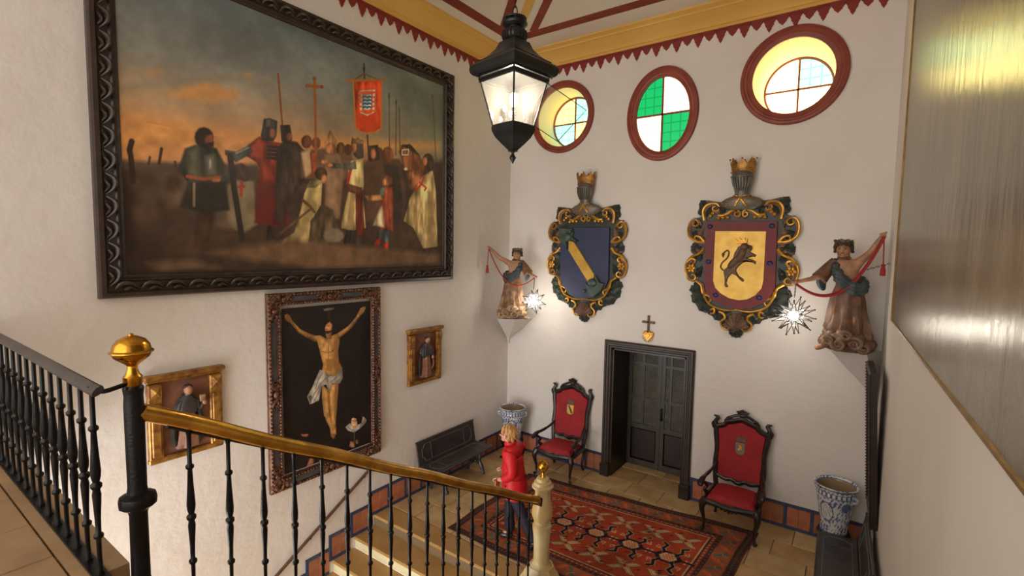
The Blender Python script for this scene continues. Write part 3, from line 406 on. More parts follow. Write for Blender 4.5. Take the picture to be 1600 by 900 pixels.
# cornice: yellow cove with fillets, and a dark red toothed valance below it
COVE = [(.012, 7.55), (.012, 7.60), (.03, 7.605), (.035, 7.64), (.05, 7.66), (.09, 7.70), (.15, 7.745), (.20, 7.775), (.215, 7.775), (.225, 7.80), (.27, 7.825), (.29, 7.83), (.295, 7.86)]
def cove(name, A, B, nrm, label):
    A, B, nrm = Vector(A), Vector(B), Vector(nrm); m = MB(); v = []
    for P in (A, B): v += [(P.x+nrm.x*d, P.y+nrm.y*d, z) for d, z in COVE]+[(P.x, P.y, 7.88), (P.x, P.y, 7.55)]
    n = len(COVE)+2; m.add(v, [(i, (i+1) % n, n+(i+1) % n, n+i) for i in range(n)]+[tuple(range(n)), tuple(range(2*n-1, n-1, -1))])
    t = struct(m.build(name, 'yellow_paint', smooth=25), label, 'cornice')
    L = (B-A).length; e = (B-A)/L; rot = Matrix.Rotation(math.atan2(e.y, e.x), 4, 'Z')
    big = MB().prism([(-.084, .03), (.084, .03), (.084, .0), (.056, -.05), (.062, -.06), (.03, -.11), (.034, -.118), (0, -.17), (-.034, -.118), (-.03, -.11), (-.062, -.06), (-.056, -.05), (-.084, 0)], 0, .014, inset=.004).mesh('tooth', 0); big.materials.append(MATS['red_paint'])
    sml = MB().prism([(-.084, .03), (.084, .03), (.084, 0), (.05, -.045), (.054, -.052), (0, -.105), (-.054, -.052), (-.05, -.045), (-.084, 0)], 0, .012, inset=.004).mesh('tooth', 0); sml.materials.append(MATS['red_paint'])
    sgn = 1 if rot.to_3x3() @ Vector((0, -1, 0)) @ nrm.to_3d() > 0 else -1
    for k in range(int(L/.168)):
        P = A+e*(.085+k*.168); o = link('tooth', big if k % 2 else sml, t, (P.x, P.y, 7.50)); o.rotation_euler = (0, 0, math.atan2(e.y, e.x) if sgn > 0 else math.atan2(-e.y, -e.x))
    s = MB(); c = (A+B)/2+nrm*.007; s.box((c.x, c.y, 7.538), (L, .014, .035), Matrix.Rotation(math.atan2(e.y, e.x), 3, 'Z')); s.build('valance_strip', 'red_paint', t)
cove('trim_1', (XL, -2.0), (XL, YB), (1, 0), 'yellow coved cornice with red toothed edge above the history painting')
cove('trim_2', (XL, YB), (XR(YB), YB), (0, -1), 'yellow coved cornice with red toothed edge above the round windows')
cove('trim_3', (XR(YB), YB), (XR(-2), -2.0), (-1, 0), 'yellow coved cornice with red toothed edge above the grey canvas')

# landing floor of stone flags
NOSE = 4.80
fl = struct(MB().span((XL, NOSE, -.3), (XR(4)+.05, YB+.86, -.008)).build('floor', 'grout'), 'stone flagged landing under the patterned rug', 'floor')
y = NOSE+.33; row = 0
def flag(x0, x1, y0, y1, z, parent, m): MB().bevbox(((x0+x1)/2, (y0+y1)/2, z-.014), (x1-x0-.012, y1-y0-.012, .028), .004).build('stone_tile', m, parent, smooth=0)
while y < YB+.70:
    h = random.uniform(.40, .52); inside = y < YB-.05; y1 = min(y+h, YB+.80)
    if inside and y1 > YB-.2: y1 = YB+.002
    x, xe = (XL+.01, XR(y1)-.02) if inside else (DX0+.035, DX1-.035)
    while x < xe-.02:
        w = random.uniform(.48, .82); x1 = x+w if x+w < xe-.25 else xe
        flag(x, x1, y, y1, random.uniform(-.002, .001), fl, random.choice(('stone_a', 'stone_b', 'stone_c', 'stone_a'))); x = x1
    y = y1
# lower flight running down beside the left wall
st = struct(link('stairs', None), 'broad tan stone steps with cream risers going down beside the left wall', 'stairs')
for i in range(9):
    z = -.175*i; y1 = NOSE-.37*i
    d = .34 if i == 0 else .40
    MB().bevbox(((XL-3.1)/2, y1+d/2-.012, z-.022), (abs(XL+3.1)-.004, d, .045), .012).build('step_tread', 'tread', st)
    MB().span((XL+.002, y1+.02, z-.175), (-3.102, y1+.06, z-.045)).build('step_riser', 'riser', st)
MB().span((XL+.002, 1.0, -2.2), (-3.102, 1.85, -1.575)).build('step_tread', 'tread', st)
struct(MB().span((XL, -3, -2.3), (1.0, 1.5, -1.6)).build('floor_lower', 'stone_b'), 'stone floor at the foot of the lower steps', 'floor')
# upper flight from the landing to the gallery, its solid side wall and the gallery floor
struct(MB().xf(Matrix()).add([(x, yy, z) for x in (-3.10, -2.90) for yy, z in ((4.62, -2.2), (4.62, .03), (4.60, .225), (1.02, 2.15), (.98, 2.17), (.90, 2.17), (.90, -2.2))], [(0, 1, 2, 3, 4, 5, 6), (13, 12, 11, 10, 9, 8, 7)]+[(i, 7+i, 7+(i+1) % 7, (i+1) % 7) for i in range(7)]).build('wall_stringer', 'stringer', smooth=0), 'sloping plastered stair wall carrying the brass railed balustrade', 'wall')
us = struct(link('stairs_upper', None), 'stone steps rising from the rug landing to the gallery', 'stairs')
for i in range(13):
    z = .1736*(i+1); y0 = 4.72-.323*i
    MB().bevbox(((-2.9+XR(y0))/2, y0-.17, z-.022), (XR(y0)+2.9, .345, .044), .012).build('step_tread', 'tread', us)
    MB().span((-2.898, y0-.055, z-.1736), (XR(y0)-.001, y0-.02, z-.044)).build('step_riser', 'riser', us)
ga = struct(MB().span((XL, -3.0, 2.15), (.95, .50, 2.402)).build('floor_gallery', 'stringer'), 'upper gallery floor of pale stone tiles behind the black railing', 'floor')
for i in range(13):
    for j in range(5):
        x0 = XL+.005+i*.5; y1 = (.66 if x0 < -3.06 else .455)-j*.5
        MB().bevbox((x0+.25, y1-.25, 2.412), (.492, .492, .036), .004).build('stone_tile', 'gallery_stone', ga, smooth=0)
MB().span((XL+.005, .665, 2.15), (-3.06, .875, 2.43)).build('kerb', 'gallery_stone', ga); MB().span((XL+.005, .45, 2.15), (-3.06, .67, 2.402)).build('slab_edge', 'stringer', ga)

# tiled skirting: terracotta tiles in a blue border
tile_me = MB().bevbox((0, 0, 0), (.158, .016, .286), .003).mesh('tile', 0); tile_me.materials.append(MATS['terracotta'])
tile_me2 = MB().bevbox((0, 0, 0), (.158, .016, .286), .003).mesh('tile', 0); tile_me2.materials.append(MATS['terracotta_dark'])
vb_me = MB().bevbox((0, 0, 0), (.042, .018, .286), .003).mesh('border_tile', 0); vb_me.materials.append(MATS['blue_glaze'])
hb_me = MB().bevbox((0, 0, 0), (.184, .019, .048), .003).mesh('border_tile', 0); hb_me.materials.append(MATS['blue_glaze'])
def skirting(par, A, e, nrm, L, z0=0.0, start_strip=True):
    A, e, nrm = Vector(A), Vector(e), Vector(nrm); ang = math.atan2(e.y, e.x); n = max(1, round(L/.37)); u = L/n
    def put(me, s, z, sx=1.0):
        P = A+e*s+nrm*.009; o = link(me.name.split('.')[0], me, par, (P.x, P.y, z0+z), ang); o.scale = (sx, 1, 1)
    for k in range(n):
        s = k*u; put(vb_me, s+.022, .193)
        put(random.choice((tile_me, tile_me2)), s+.045+(u-.045)*.25, .193, (u-.045)/2/.161); put(random.choice((tile_me, tile_me2)), s+.045+(u-.045)*.75, .193, (u-.045)/2/.161)
        for q in (.25, .75): put(hb_me, s+u*q, .025, u/2/.187); put(hb_me, s+u*q, .361, u/2/.187)
def skirt_base(name, lab): return struct(link(name, None), lab, 'skirting')
sk = skirt_base('baseboard_left', 'terracotta tile skirting with blue border stepping down the side wall')
skirting(sk, (XL, 4.70), (0, 1), (1, 0), YB-4.72)
for i, (ya, yb_) in enumerate(((4.36, 4.70), (4.0, 4.36), (3.64, 4.0), (3.27, 3.64), (2.9, 3.27), (2.53, 2.9))): skirting(sk, (XL, ya), (0, 1), (1, 0), yb_-ya, -.175*(i+1))
sk = skirt_base('baseboard_back', 'terracotta tile skirting with blue border along the end wall')
skirting(sk, (XL+.02, YB), (1, 0), (0, -1), -3.765-XL-.02); skirting(sk, (-2.165, YB), (1, 0), (0, -1), XR(YB)+2.165)
sk = skirt_base('baseboard_right', 'terracotta tile skirting with blue border behind the corner bench')
skirting(sk, (XR(YB)-.02, YB-.02), (.034, -1), (-1, 0), 3.0)

# doorway: moulded dark frame, deep dark reveal, lattice leaves
dr = struct(link('door_1', None, None, (0, YB, 0)), 'dark wooden doorway with tall lattice panelled doors set deep in it', 'door')
ow = (-3.762, -2.172, 2.515)
ar = MB(); PR = [(0, 0), (0, .05), (.022, .075), (.045, .075), (.055, .06), (.085, .055), (.10, .04), (.125, .04), (.14, .02), (.15, -.02)]
v = []; n = len(PR)
for d, h in PR: v += [(ow[0]+d, -h, 0), (ow[0]+d, -h, ow[2]-d), (ow[1]-d, -h, ow[2]-d), (ow[1]-d, -h, 0)]
ar.add(v, [(i*4+k, i*4+k+1, i*4+4+k+1, i*4+4+k) for i in range(n-1) for k in range(3)]+[tuple(i*4 for i in range(n)), tuple(i*4+3 for i in range(n))])
ar.build('architrave', 'door_frame_wood', dr, smooth=20)
for x in (ow[0]+.075, ow[1]-.075): MB().bevbox((x, -.045, .12), (.17, .11, .24), .01).build('plinth_block', 'dark_wood', dr)
MB().span((DX0, .0, 0), (DX0+.03, .78, DZ)).build('jamb', 'dark_wood', dr); MB().span((DX1-.03, .0, 0), (DX1, .78, DZ)).build('jamb', 'dark_wood', dr); MB().span((DX0, 0, DZ-.03), (DX1, .78, DZ)).build('jamb', 'dark_wood', dr)
MB().span((DX0, .84, -.1), (DX1, .85, DZ)).build('shade_sheet', 'dark_void', dr)  # near-black sheet stands for the unlit depth behind the lattice
lat = MB()
def leaf(x0, x1, mull):
    L = MB()
    for x in (x0+.035, x1-.035): L.box((x, .755, 1.175), (.07, .045, 2.33))
    for z, h in ((.06, .12), (.78, .09), (1.33, .055), (2.0, .055), (2.31, .06)): L.box(((x0+x1)/2, .755, z), (x1-x0, .04, h))
    for q in mull: L.box((q, .755, 1.55), (.045, .036, 1.55))
    o = L.build('door_leaf', 'door_wood', dr, smooth=0)
    MB().bevbox(((x0+x1)/2, .765, .43), (x1-x0-.16, .03, .58), .012).build('lower_panel', 'dark_wood', o)
    la = MB(); a, b, c, d = x0+.07, x1-.07, .82, 2.28; sp = .042; s = a-(d-c)
    while s < b:
        for sg in (1, -1):
            t0, t1 = max(0, a-s), min(d-c, b-s)
            if t1 > t0+.01:
                if sg > 0: p0, p1 = (s+t0, c+t0), (s+t1, c+t1)
                else: p0, p1 = (s+t0, d-t0), (s+t1, d-t1)
                Lh = math.hypot(p1[0]-p0[0], p1[1]-p0[1]); la.box(((p0[0]+p1[0])/2, .76+.004*sg, (p0[1]+p1[1])/2), (Lh, .006, .0085), Matrix.Rotation(-sg*PI/4, 3, 'Y'))
        s += sp
    lo = la.build('lattice', 'lattice_wood', o, smooth=0); lo['kind'] = 'stuff'
    return o
l1 = leaf(DX0+.03, -2.955, (-3.30,)); l2 = leaf(-2.95, DX1-.03, (-2.78,))
hd = MB(); hd.tube(cr([(-2.925, .725, 1.20), (-2.925, .68, 1.18), (-2.925, .68, 1.06), (-2.925, .725, 1.04)], 4), .012, 6); hd.ball((-2.925, .70, 1.0), .03); hd.build('handle', 'black_iron', l2)

# round windows with red moulded surrounds and stained quarter panes
def window(i, cx, cz, rx, rz, ro, depth, cols, lab):
    w = struct(link('window_%d' % i, None, None, (cx, YB, cz)), lab, 'window')
    prof = [(ro, -.01), (ro, .03), (ro-.015, .05), (ro-.045, .055), (ro-.06, .04), (ro-.085, .04), (ro-.10, .02), (min(rx, rz)-.005, .01), (min(rx, rz)-.005, -.02)]
    n = 56; v = []; kx, kz = rx/min(rx, rz), rz/min(rx, rz)
    for r, h in prof:
        for k in range(n):
            a = 2*PI*k/n; ex = r-min(rx, rz); v.append(((rx+ex)*math.cos(a), -h, (rz+ex)*math.sin(a)))
    m = len(prof); MB().add(v, [(j*n+k, j*n+(k+1) % n, (j+1) % m*n+(k+1) % n, (j+1) % m*n+k) for j in range(m) for k in range(n)]).build('surround', 'window_red', w)
    if depth > .2:   # painted reveal lining
        v = [(f*rx*math.cos(2*PI*k/n), yy, f*rz*math.sin(2*PI*k/n)) for f, yy in ((.999, .012), (.90, depth+.05)) for k in range(n)]
        MB().add(v, [(k, (k+1) % n, n+(k+1) % n, n+k) for k in range(n)]).build('reveal', 'reveal_paint', w)
    f = .90 if depth > .2 else .985; sx, sz = rx*f, rz*f
    MB().tube([(sx*math.cos(2*PI*k/n), depth, sz*math.sin(2*PI*k/n)) for k in range(n)], .026, 8, True).build('sash', 'window_red', w)
    MB().box((0, depth, 0), (.03, .03, sz*2)).build('glazing_bar', 'window_red', w); MB().box((0, depth, 0), (sx*2, .03, .03)).build('glazing_bar', 'window_red', w)
    for q, c in zip(((PI/2, PI), (0, PI/2), (PI, 1.5*PI), (1.5*PI, 2*PI)), cols):
        poly = [(0, 0)]+[(sx*math.cos(q[0]+(q[1]-q[0])*k/12), sz*math.sin(q[0]+(q[1]-q[0])*k/12)) for k in range(13)]
        MB().prism(poly, -depth-.012, -depth-.004).build('pane', c, w, smooth=0)
    o = MB(); o.span((-rx, depth+.03, -rz), (rx, depth+.05, rz)).build('shutter_back', 'dark_void', w) if False else None
window(1, *WINS[0], .52, ('pane_yellow', 'pane_cyan', 'pane_cyan', 'pane_yellow'), 'round red rimmed window in a deep reveal, yellow and turquoise panes, behind the lantern')
window(2, *WINS[1], .03, ('pane_green', 'pane_pale', 'pane_pale', 'pane_green'), 'oval red rimmed window with two deep green and two pale panes')
window(3, *WINS[2], .74, ('pane_white', 'pane_cyan', 'pane_white', 'pane_white'), 'round red rimmed window in a deep yellow lit reveal with mostly white panes')

# ================================================================ large history painting
HW, HH = 4.94, 3.48; hp = thing('history_painting', 'huge framed oil painting of knights and a banner under an evening sky', 'painting', (XL+.002, 4.015, 5.315), PI/2)
MB().frame([(0, 0), (0, .06), (.015, .09), (.05, .10), (.07, .075), (.155, .06), (.17, .07), (.185, .07), (.20, .05), (.225, .045), (.235, .02), (.235, 0)], HW, HH).build('frame', 'frame_wood', hp, smooth=25)
lf = MB(); lf.tube(cr([(-.10, -.075, -.03), (-.05, -.10, .03), (.03, -.105, .025), (.10, -.075, -.03)], 4), [.012, .016, .02, .022, .024, .026, .026, .024, .022, .018, .014, .01, .008], 7, flat=.8)
lf.tube(cr([(-.03, -.085, -.035), (.02, -.10, -.01), (.07, -.09, -.038)], 4), [.01, .014, .016, .017, .016, .014, .012, .01, .008], 6); lfm = lf.mesh('carved_leaf'); lfm.materials.append(MATS['frame_carved'])
def along(par, me, w, h, d, step, y=0):
    for ax, L in ((0, w-2*d), (1, h-2*d)):
        n = round(L/step)
        for k in range(n):
            t = -L/2+(k+.5)*L/n
            for sg in (-1, 1):
                o = link('carved_leaf', me, par, (t, y, sg*(h/2-d)) if ax == 0 else (sg*(w/2-d), y, t))
                if ax == 1: o.rotation_euler = (0, PI/2, 0)
along(hp, lfm, HW, HH, .112, .215)
cv = Canvas(640, 440, .72); V = np.linspace(0, 1, 440)[:, None]; U = np.linspace(0, 1, 640)[None, :]
keys = [(0, (52, 40, 32)), (.16, (66, 50, 38)), (.30, (56, 44, 36)), (.40, (166, 116, 74)), (.50, (172, 122, 78)), (.62, (146, 122, 94)), (.75, (116, 114, 106)), (1, (88, 97, 96))]
for ch in range(3): cv.a[:, :, ch] = np.interp(V+.07*(.5-U)*np.clip(V*4-1, 0, 1)+0*U, [k for k, _ in keys], [c[ch] for _, c in keys])
cool = np.clip((U-.45)*1.6, 0, 1)*np.clip((V-.36)*4, 0, 1); cv.a += cool[..., None]*(np.array((92, 96, 80))-cv.a)*.85
cv.a *= (1+.22*cv.noise(7, 5, 4)*1)[..., None]; cv.a += (cv.noise(40, 12, 2)*4)[..., None]*np.clip((V-.4)*5, 0, 1)[..., None]
cv.brush = cv.noise(75, 14, 2); cv.run(BATTLE)
cv.a *= (1+.07*cv.noise(60, 40, 3)+.22*cv.noise(34, 22, 2)*(V < .5)+.12*cv.noise(14, 10, 3)*(V < .35))[..., None]; cv.a *= 1.22
cv.grid('canvas', lambda u, v: ((u-.5)*4.57, -.03+0*u, (v-.5)*3.1-.005), 'oil_paint', hp)

# ================================================================ crucifixion painting
CW, CH = 1.73, 2.54; cp = thing('crucifixion_painting', 'tall dark oil painting of a crucified man with a kneeling donor in a ruff', 'painting', (XL+.002, 4.03, 2.25), PI/2)
fr = MB().frame([(0, 0), (0, .05), (.008, .06), (.04, .06), (.047, .042), (.118, .034), (.124, .052), (.154, .052), (.16, .03), (.165, 0)], CW, CH).build('frame', 'copper_gilt', cp, smooth=25)
MB().frame([(.05, .03), (.05, .045), (.085, .048), (.115, .040), (.115, .03)], CW, CH).build('panel_strip', 'frame_slate', fr)
bd = MB()
for d, st_ in ((.022, .05), (.142, .042)):
    for ax, L in ((0, CW-2*d), (1, CH-2*d)):
        n = round(L/st_)
        for k in range(n):
            t = -L/2+(k+.5)*L/n
            for sg in (-1, 1):
                c = (t, -.066, sg*(CH/2-d)) if ax == 0 else (sg*(CW/2-d), -.066, t); bd.ball(c, (.021, .018, .017) if ax == 0 else (.017, .018, .021), 6, 4)
bo = bd.build('beading', 'copper_gilt', cp); bo['kind'] = 'stuff'
def spiral(c, r, turns=1.3, a0=0, sg=1, n=14): return [(c[0]+r*(1-.75*k/n)*math.cos(a0+sg*turns*2*PI*k/n), c[1], c[2]+r*(1-.75*k/n)*math.sin(a0+sg*turns*2*PI*k/n)) for k in range(n+1)]
def ornament(par, x, z, w, h, a):
    m = MB(); M = Matrix.Translation((x, 0, z)) @ Matrix.Rotation(a, 4, 'Y')
    for sx in (-1, 1):
        m.tube(spiral((sx*w*.28, -.06, .0), h*.36, 1.4, PI/2, sx), [.018]*8+[.014]*7, 6); m.tube(spiral((sx*w*.42, -.05, -h*.18), h*.2, 1.2, 0, -sx), .012, 6)
        m.tube(cr([(sx*w*.1, -.06, -h*.3), (sx*w*.3, -.075, h*.38), (sx*w*.5, -.05, h*.1)], 4), [.014, .018, .02, .02, .018, .016, .014, .01, .008], 6)
    m.ball((0, -.07, 0), (w*.12, .03, h*.3), 8, 6); m.xf(M).build('carved_ornament', 'copper_gilt', par)
for x, z, a in ((0, CH/2-.083, 0), (0, -CH/2+.083, PI), (-CW/2+.083, 0, -PI/2), (CW/2-.083, 0, PI/2)): ornament(cp, x, z, .40, .13, a)
for sx in (-1, 1):
    for sz in (-1, 1):
        ornament(cp, sx*(CW/2-.20), sz*(CH/2-.083), .26, .13, 0 if sz > 0 else PI); ornament(cp, sx*(CW/2-.083), sz*(CH/2-.22), .26, .13, sx*PI/2)
        MB().ball((sx*(CW/2-.075), -.05, sz*(CH/2-.075)), (.06, .04, .06), 10, 6).build('carved_ornament', 'copper_gilt', cp)
c2 = Canvas(260, 390, .46); c2.a[:] = (34, 28, 26); c2.a *= (1+.3*c2.noise(6, 8, 3))[..., None]; c2.brush = c2.noise(26, 30, 2); c2.model = -.25; c2.fold = .35; c2.run(CRUCIFIXION); c2.a *= (1+.08*c2.noise(40, 50, 2))[..., None]; c2.a *= 1.1
c2.grid('canvas', lambda u, v: (u*1.415+3.36-4.03, -.024+0*u, v*2.15+1.17-2.25), 'oil_paint_dark', cp)

# ================================================================ two small carved friar panels
def friar(name, label, y, z, w, h, pose):
    t = thing(name, label, 'relief panel', (XL+.002, y, z), PI/2)
    MB().span((-w/2+.02, -.02, -h/2+.02), (w/2-.02, 0, h/2-.03)).build('back_panel', 'relief_ground', t)
    MB().bevbox((0, -.05, h/2-.025), (w+.05, .10, .05), .012).build('cornice', 'old_gilt', t); MB().bevbox((0, -.035, h/2-.065), (w, .07, .03), .008).build('cornice', 'old_gilt', t)
    MB().bevbox((0, -.03, -h/2+.03), (w, .06, .06), .012).build('sill', 'old_gilt', t)
    for sx in (-1, 1):
        p_ = MB().bevbox((sx*(w/2-.07), -.035, -.02), (.13, .07, h-.14), .01).build('pilaster', 'old_gilt', t)
        MB().bevbox((sx*(w/2-.07), -.075, -.11), (.085, .02, h-.38), .008).build('fluted_panel', 'old_gilt', p_)
        q = MB(); q.bevbox((sx*(w/2-.07), -.075, h/2-.17), (.125, .02, .15), .008); q.add([(sx*(w/2-.07)+a, -.085, h/2-.17+b) for a, b in ((-.045, -.055), (.045, -.055), (.045, .055), (-.045, .055))]+[(sx*(w/2-.07), -.115, h/2-.17)], [(0, 1, 4), (1, 2, 4), (2, 3, 4), (3, 0, 4)]); q.build('diamond_block', 'old_gilt', p_)
    ih = h-.2; b = -h/2+.07; F = lambda f: b+ih*f
    ske = [(0, -.06, F(.45)), (0, -.065, F(.62)), (0, -.07, F(.74)), (0, -.075, F(.82)), (0, -.085, F(.90)), (-.08, -.07, F(.71)), (-.10, -.08, F(.56)), (-.05, -.10, F(.50)), (.08, -.07, F(.71)), (.11, -.08, F(.58)), (.10 if pose else .15, -.10, F(.50 if pose else .68)), (0, -.055, F(.3)), (-.03, -.06, F(.06)), (.05, -.06, F(.08))]
    ske = [(a_, b_-.012, c_) for a_, b_, c_ in ske]
    skinned('figure', ske, [(0, 1), (1, 2), (2, 3), (3, 4), (2, 5), (5, 6), (6, 7), (2, 8), (8, 9), (9, 10), (0, 11), (11, 12), (11, 13)], [.035, .035, .035, .03, .05, .036, .032, .022, .036, .032, .022, .05, .02, .02], 'friar_black', t)
    for q in (7, 10): MB().ball(tuple(Vector(ske[q])+Vector((0, -.012, 0))), (.024, .022, .028), 8, 6).build('hand', 'flesh_wood', t)
    n = 20; rb = MB(); rows = [(.62, .075, .05), (.5, .085, .055), (.3, .095, .06), (.12, .115, .065), (.05, .12, .06)]; v = []
    for f, rx, ry in rows:
        for k in range(n): a = 2*PI*k/n; g = 1+.13*math.cos(7*a)*(1.1-f); v.append((rx*g*math.cos(a)+.01*math.sin(f*6), -.055+min(ry*g*math.sin(a), .05), F(f)))
    rb.add(v, [(i*n+k, i*n+(k+1) % n, (i+1)*n+(k+1) % n, (i+1)*n+k) for i in range(len(rows)-1) for k in range(n)]).build('habit', 'friar_brown', t)
    cl = MB(); v = []; rows = [(.825, .045, .06), (.78, .07, .07), (.70, .11, .078), (.62, .125, .08), (.56, .115, .078)]
    for f, rx, ry in rows:
        for k in range(n): a = 2*PI*k/n; g = 1+.06*math.cos(6*a); v.append((rx*g*math.cos(a), -.055+min(ry*g*math.sin(a), .05), F(f)))
    cl.add(v, [(i*n+k, i*n+(k+1) % n, (i+1)*n+(k+1) % n, (i+1)*n+k) for i in range(len(rows)-1) for k in range(n)])
    for sx in (-1, 1): cl.tube(cr([(sx*.12, -.06, F(.58)), (sx*.135, -.055, F(.35)), (sx*.12, -.05, F(.1))], 5), [.035, .035, .038, .04, .042, .044, .045, .045, .045, .045, .04], 8, flat=.6)
    cl.build('cloak', 'friar_black', t)
    MB().ball((0, -.10, F(.90)), (.042, .045, .056), 12, 8).build('head', 'flesh_wood', t)
    hr = MB(); hr.ball((0, -.085, F(.945)), (.05, .045, .03), 10, 6); hr.build('hair', 'hair_dark', t)
    ob = MB(); ob.bevbox((.14, -.10, F(.74)), (.06, .02, .08), .006) if not pose else ob.tube(cr([(.10, -.11, F(.5)), (.13, -.115, F(.35)), (.09, -.11, F(.22))], 4), .014, 6); ob.build('attribute', 'relief_ground' if pose else 'cloud_wood', t)
friar('friar_relief', 'small gilt framed carved friar with an object in his raised hand, behind the brass handrail', 2.255, 2.28, .73, .94, False)
friar('friar_relief', 'small gilt framed carved friar standing above the black bench', 5.84, 2.325, .76, .93, True)

# ================================================================ grey canvas and small frame on the right wall
rw = math.atan2(-1, .034)     # direction of the wall away from the end wall
RA = -PI/2+.034
pl_y0, pl_y1, pl_z0, pl_z1 = -.6, 6.85, 3.385, 7.42
gc = thing('grey_canvas', 'huge worn grey canvas with a thin gilt edge leaning on the side wall', 'painting', (XR((pl_y0+pl_y1)/2), (pl_y0+pl_y1)/2, (pl_z0+pl_z1)/2), RA)
w_, h_ = pl_y1-pl_y0, pl_z1-pl_z0
MB().span((-w_/2+.02, -.024, -h_/2+.02), (w_/2-.02, -.002, h_/2-.02)).build('canvas', 'grey_canvas', gc)
MB().frame([(0, 0), (0, .03), (.008, .036), (.022, .034), (.03, .02)], w_, h_).build('gilt_edge', 'thin_gilt', gc)
sp = thing('dark_framed_picture', 'narrow seen dark moulded picture frame leaning out from the side wall above the corner bench', 'picture', (XR(7.40)-.005, 7.38, .93), RA)
tl = Matrix.Rotation(R(3.2), 4, 'X')
MB().frame([(0, 0), (0, .06), (.02, .075), (.05, .075), (.06, .055), (.10, .05), (.11, .03), (.11, 0)], .90, 1.82).xf(tl @ Matrix.Translation((0, 0, .92))).build('frame', 'dark_wood', sp, smooth=25)
MB().span((-.36, -.02, .1), (.36, 0, 1.72)).xf(tl).build('picture_panel', 'friar_brown', sp)
bd = MB()
for k in range(46): 
    for sx in (-1, 1): bd.ball((sx*.415, -.078, .03+k*.0396), .011, 6, 4)
bo = bd.xf(tl).build('beading', 'frame_slate', sp); bo['kind'] = 'stuff'

# ================================================================ coats of arms
def cm(pts, k=.01): return [(a*k, b*k) for a, b in pts]
def mirror(pts): return [(-a, b) for a, b in pts]
def leafblade(a, b, wd):
    A, B = Vector((a[0]*.01, 0, a[1]*.01)), Vector((b[0]*.01, 0, b[1]*.01)); d = B-A; L = d.length; d.normalize(); n = Vector((-d.z, 0, d.x)); m = MB(); rows = 9; v = []
    for i in range(rows+1):
        t = i/rows; w = wd*.0055*(math.sin(PI*min(t*.93+.07, 1))**.6)*(1+.28*math.cos(t*5*2*PI)); c = A+d*L*t*1.1; lift = .045+.05*math.sin(PI*t)-.03*t
        for s in (-1, -.5, 0, .5, 1): v.append((c.x+n.x*w*s+.0*t, -max(lift-abs(s)*.03+(.012 if s == 0 else 0), .017), c.z+n.z*w*s))
    m.add(v, [(i*5+k, i*5+k+1, i*5+6+k, i*5+5+k) for i in range(rows) for k in range(4)])
    k0 = len(m.v); m.add([(q[0], -.015, q[2]) for q in v], [(i*5+k, i*5+5+k, i*5+6+k, i*5+k+1) for i in range(rows) for k in range(4)])
    for i in range(rows):
        for k in (0, 4): m.f.append((i*5+k, (i+1)*5+k, k0+(i+1)*5+k, k0+i*5+k))
    return m
def crown3(t, c, r, h, nm='crown', y=-.11, material='gold_leaf'):
    m = MB(); n = 40; v = []
    for f, rr in ((0, 1), (.28, 1.0), (.30, 1.06), (.38, 1.06), (.40, 1.02)):
        for k in range(n): a = 2*PI*k/n; v.append((c[0]+r*rr*math.cos(a), y+r*.55*rr*math.sin(a), c[1]+h*f))
    for k in range(n):
        a = 2*PI*k/n; s = .62+.38*abs(math.cos(k*PI/5))**1.5; v.append((c[0]+r*1.18*math.cos(a), y+r*.62*math.sin(a), c[1]+h*s))
    m.add(v, [(i*n+k, i*n+(k+1) % n, (i+1)*n+(k+1) % n, (i+1)*n+k) for i in range(5) for k in range(n)])
    for k in range(0, n, 5): a = 2*PI*k/n; m.ball((c[0]+r*1.19*math.cos(a), y+r*.63*math.sin(a), c[1]+h*(1.0 if k % 10 == 0 else 1.0)), r*.10, 6, 4)
    for k in range(10): a = 2*PI*k/10; m.ball((c[0]+r*1.04*math.cos(a), y+r*.58*math.sin(a), c[1]+h*.16), r*.09, 6, 4)
    return m.build(nm, material, t)
EXTRA_LEAVES = [([(-58, 62), (-70, 78)], 14), ([(-56, 48), (-76, 56)], 13), ([(-52, 80), (-40, 98)], 13), ([(-24, 86), (-36, 98)], 11), ([(-54, 22), (-68, 12)], 14), ([(-54, -8), (-66, -12)], 12), ([(-50, -30), (-66, -26)], 14), ([(-44, -48), (-60, -52)], 16), ([(-34, -58), (-46, -68)], 15), ([(-20, -66), (-30, -76)], 13), ([(-12, -72), (-20, -90)], 12), ([(-10, 84), (-4, 96)], 10), ([(-58, 34), (-73, 28)], 14)]
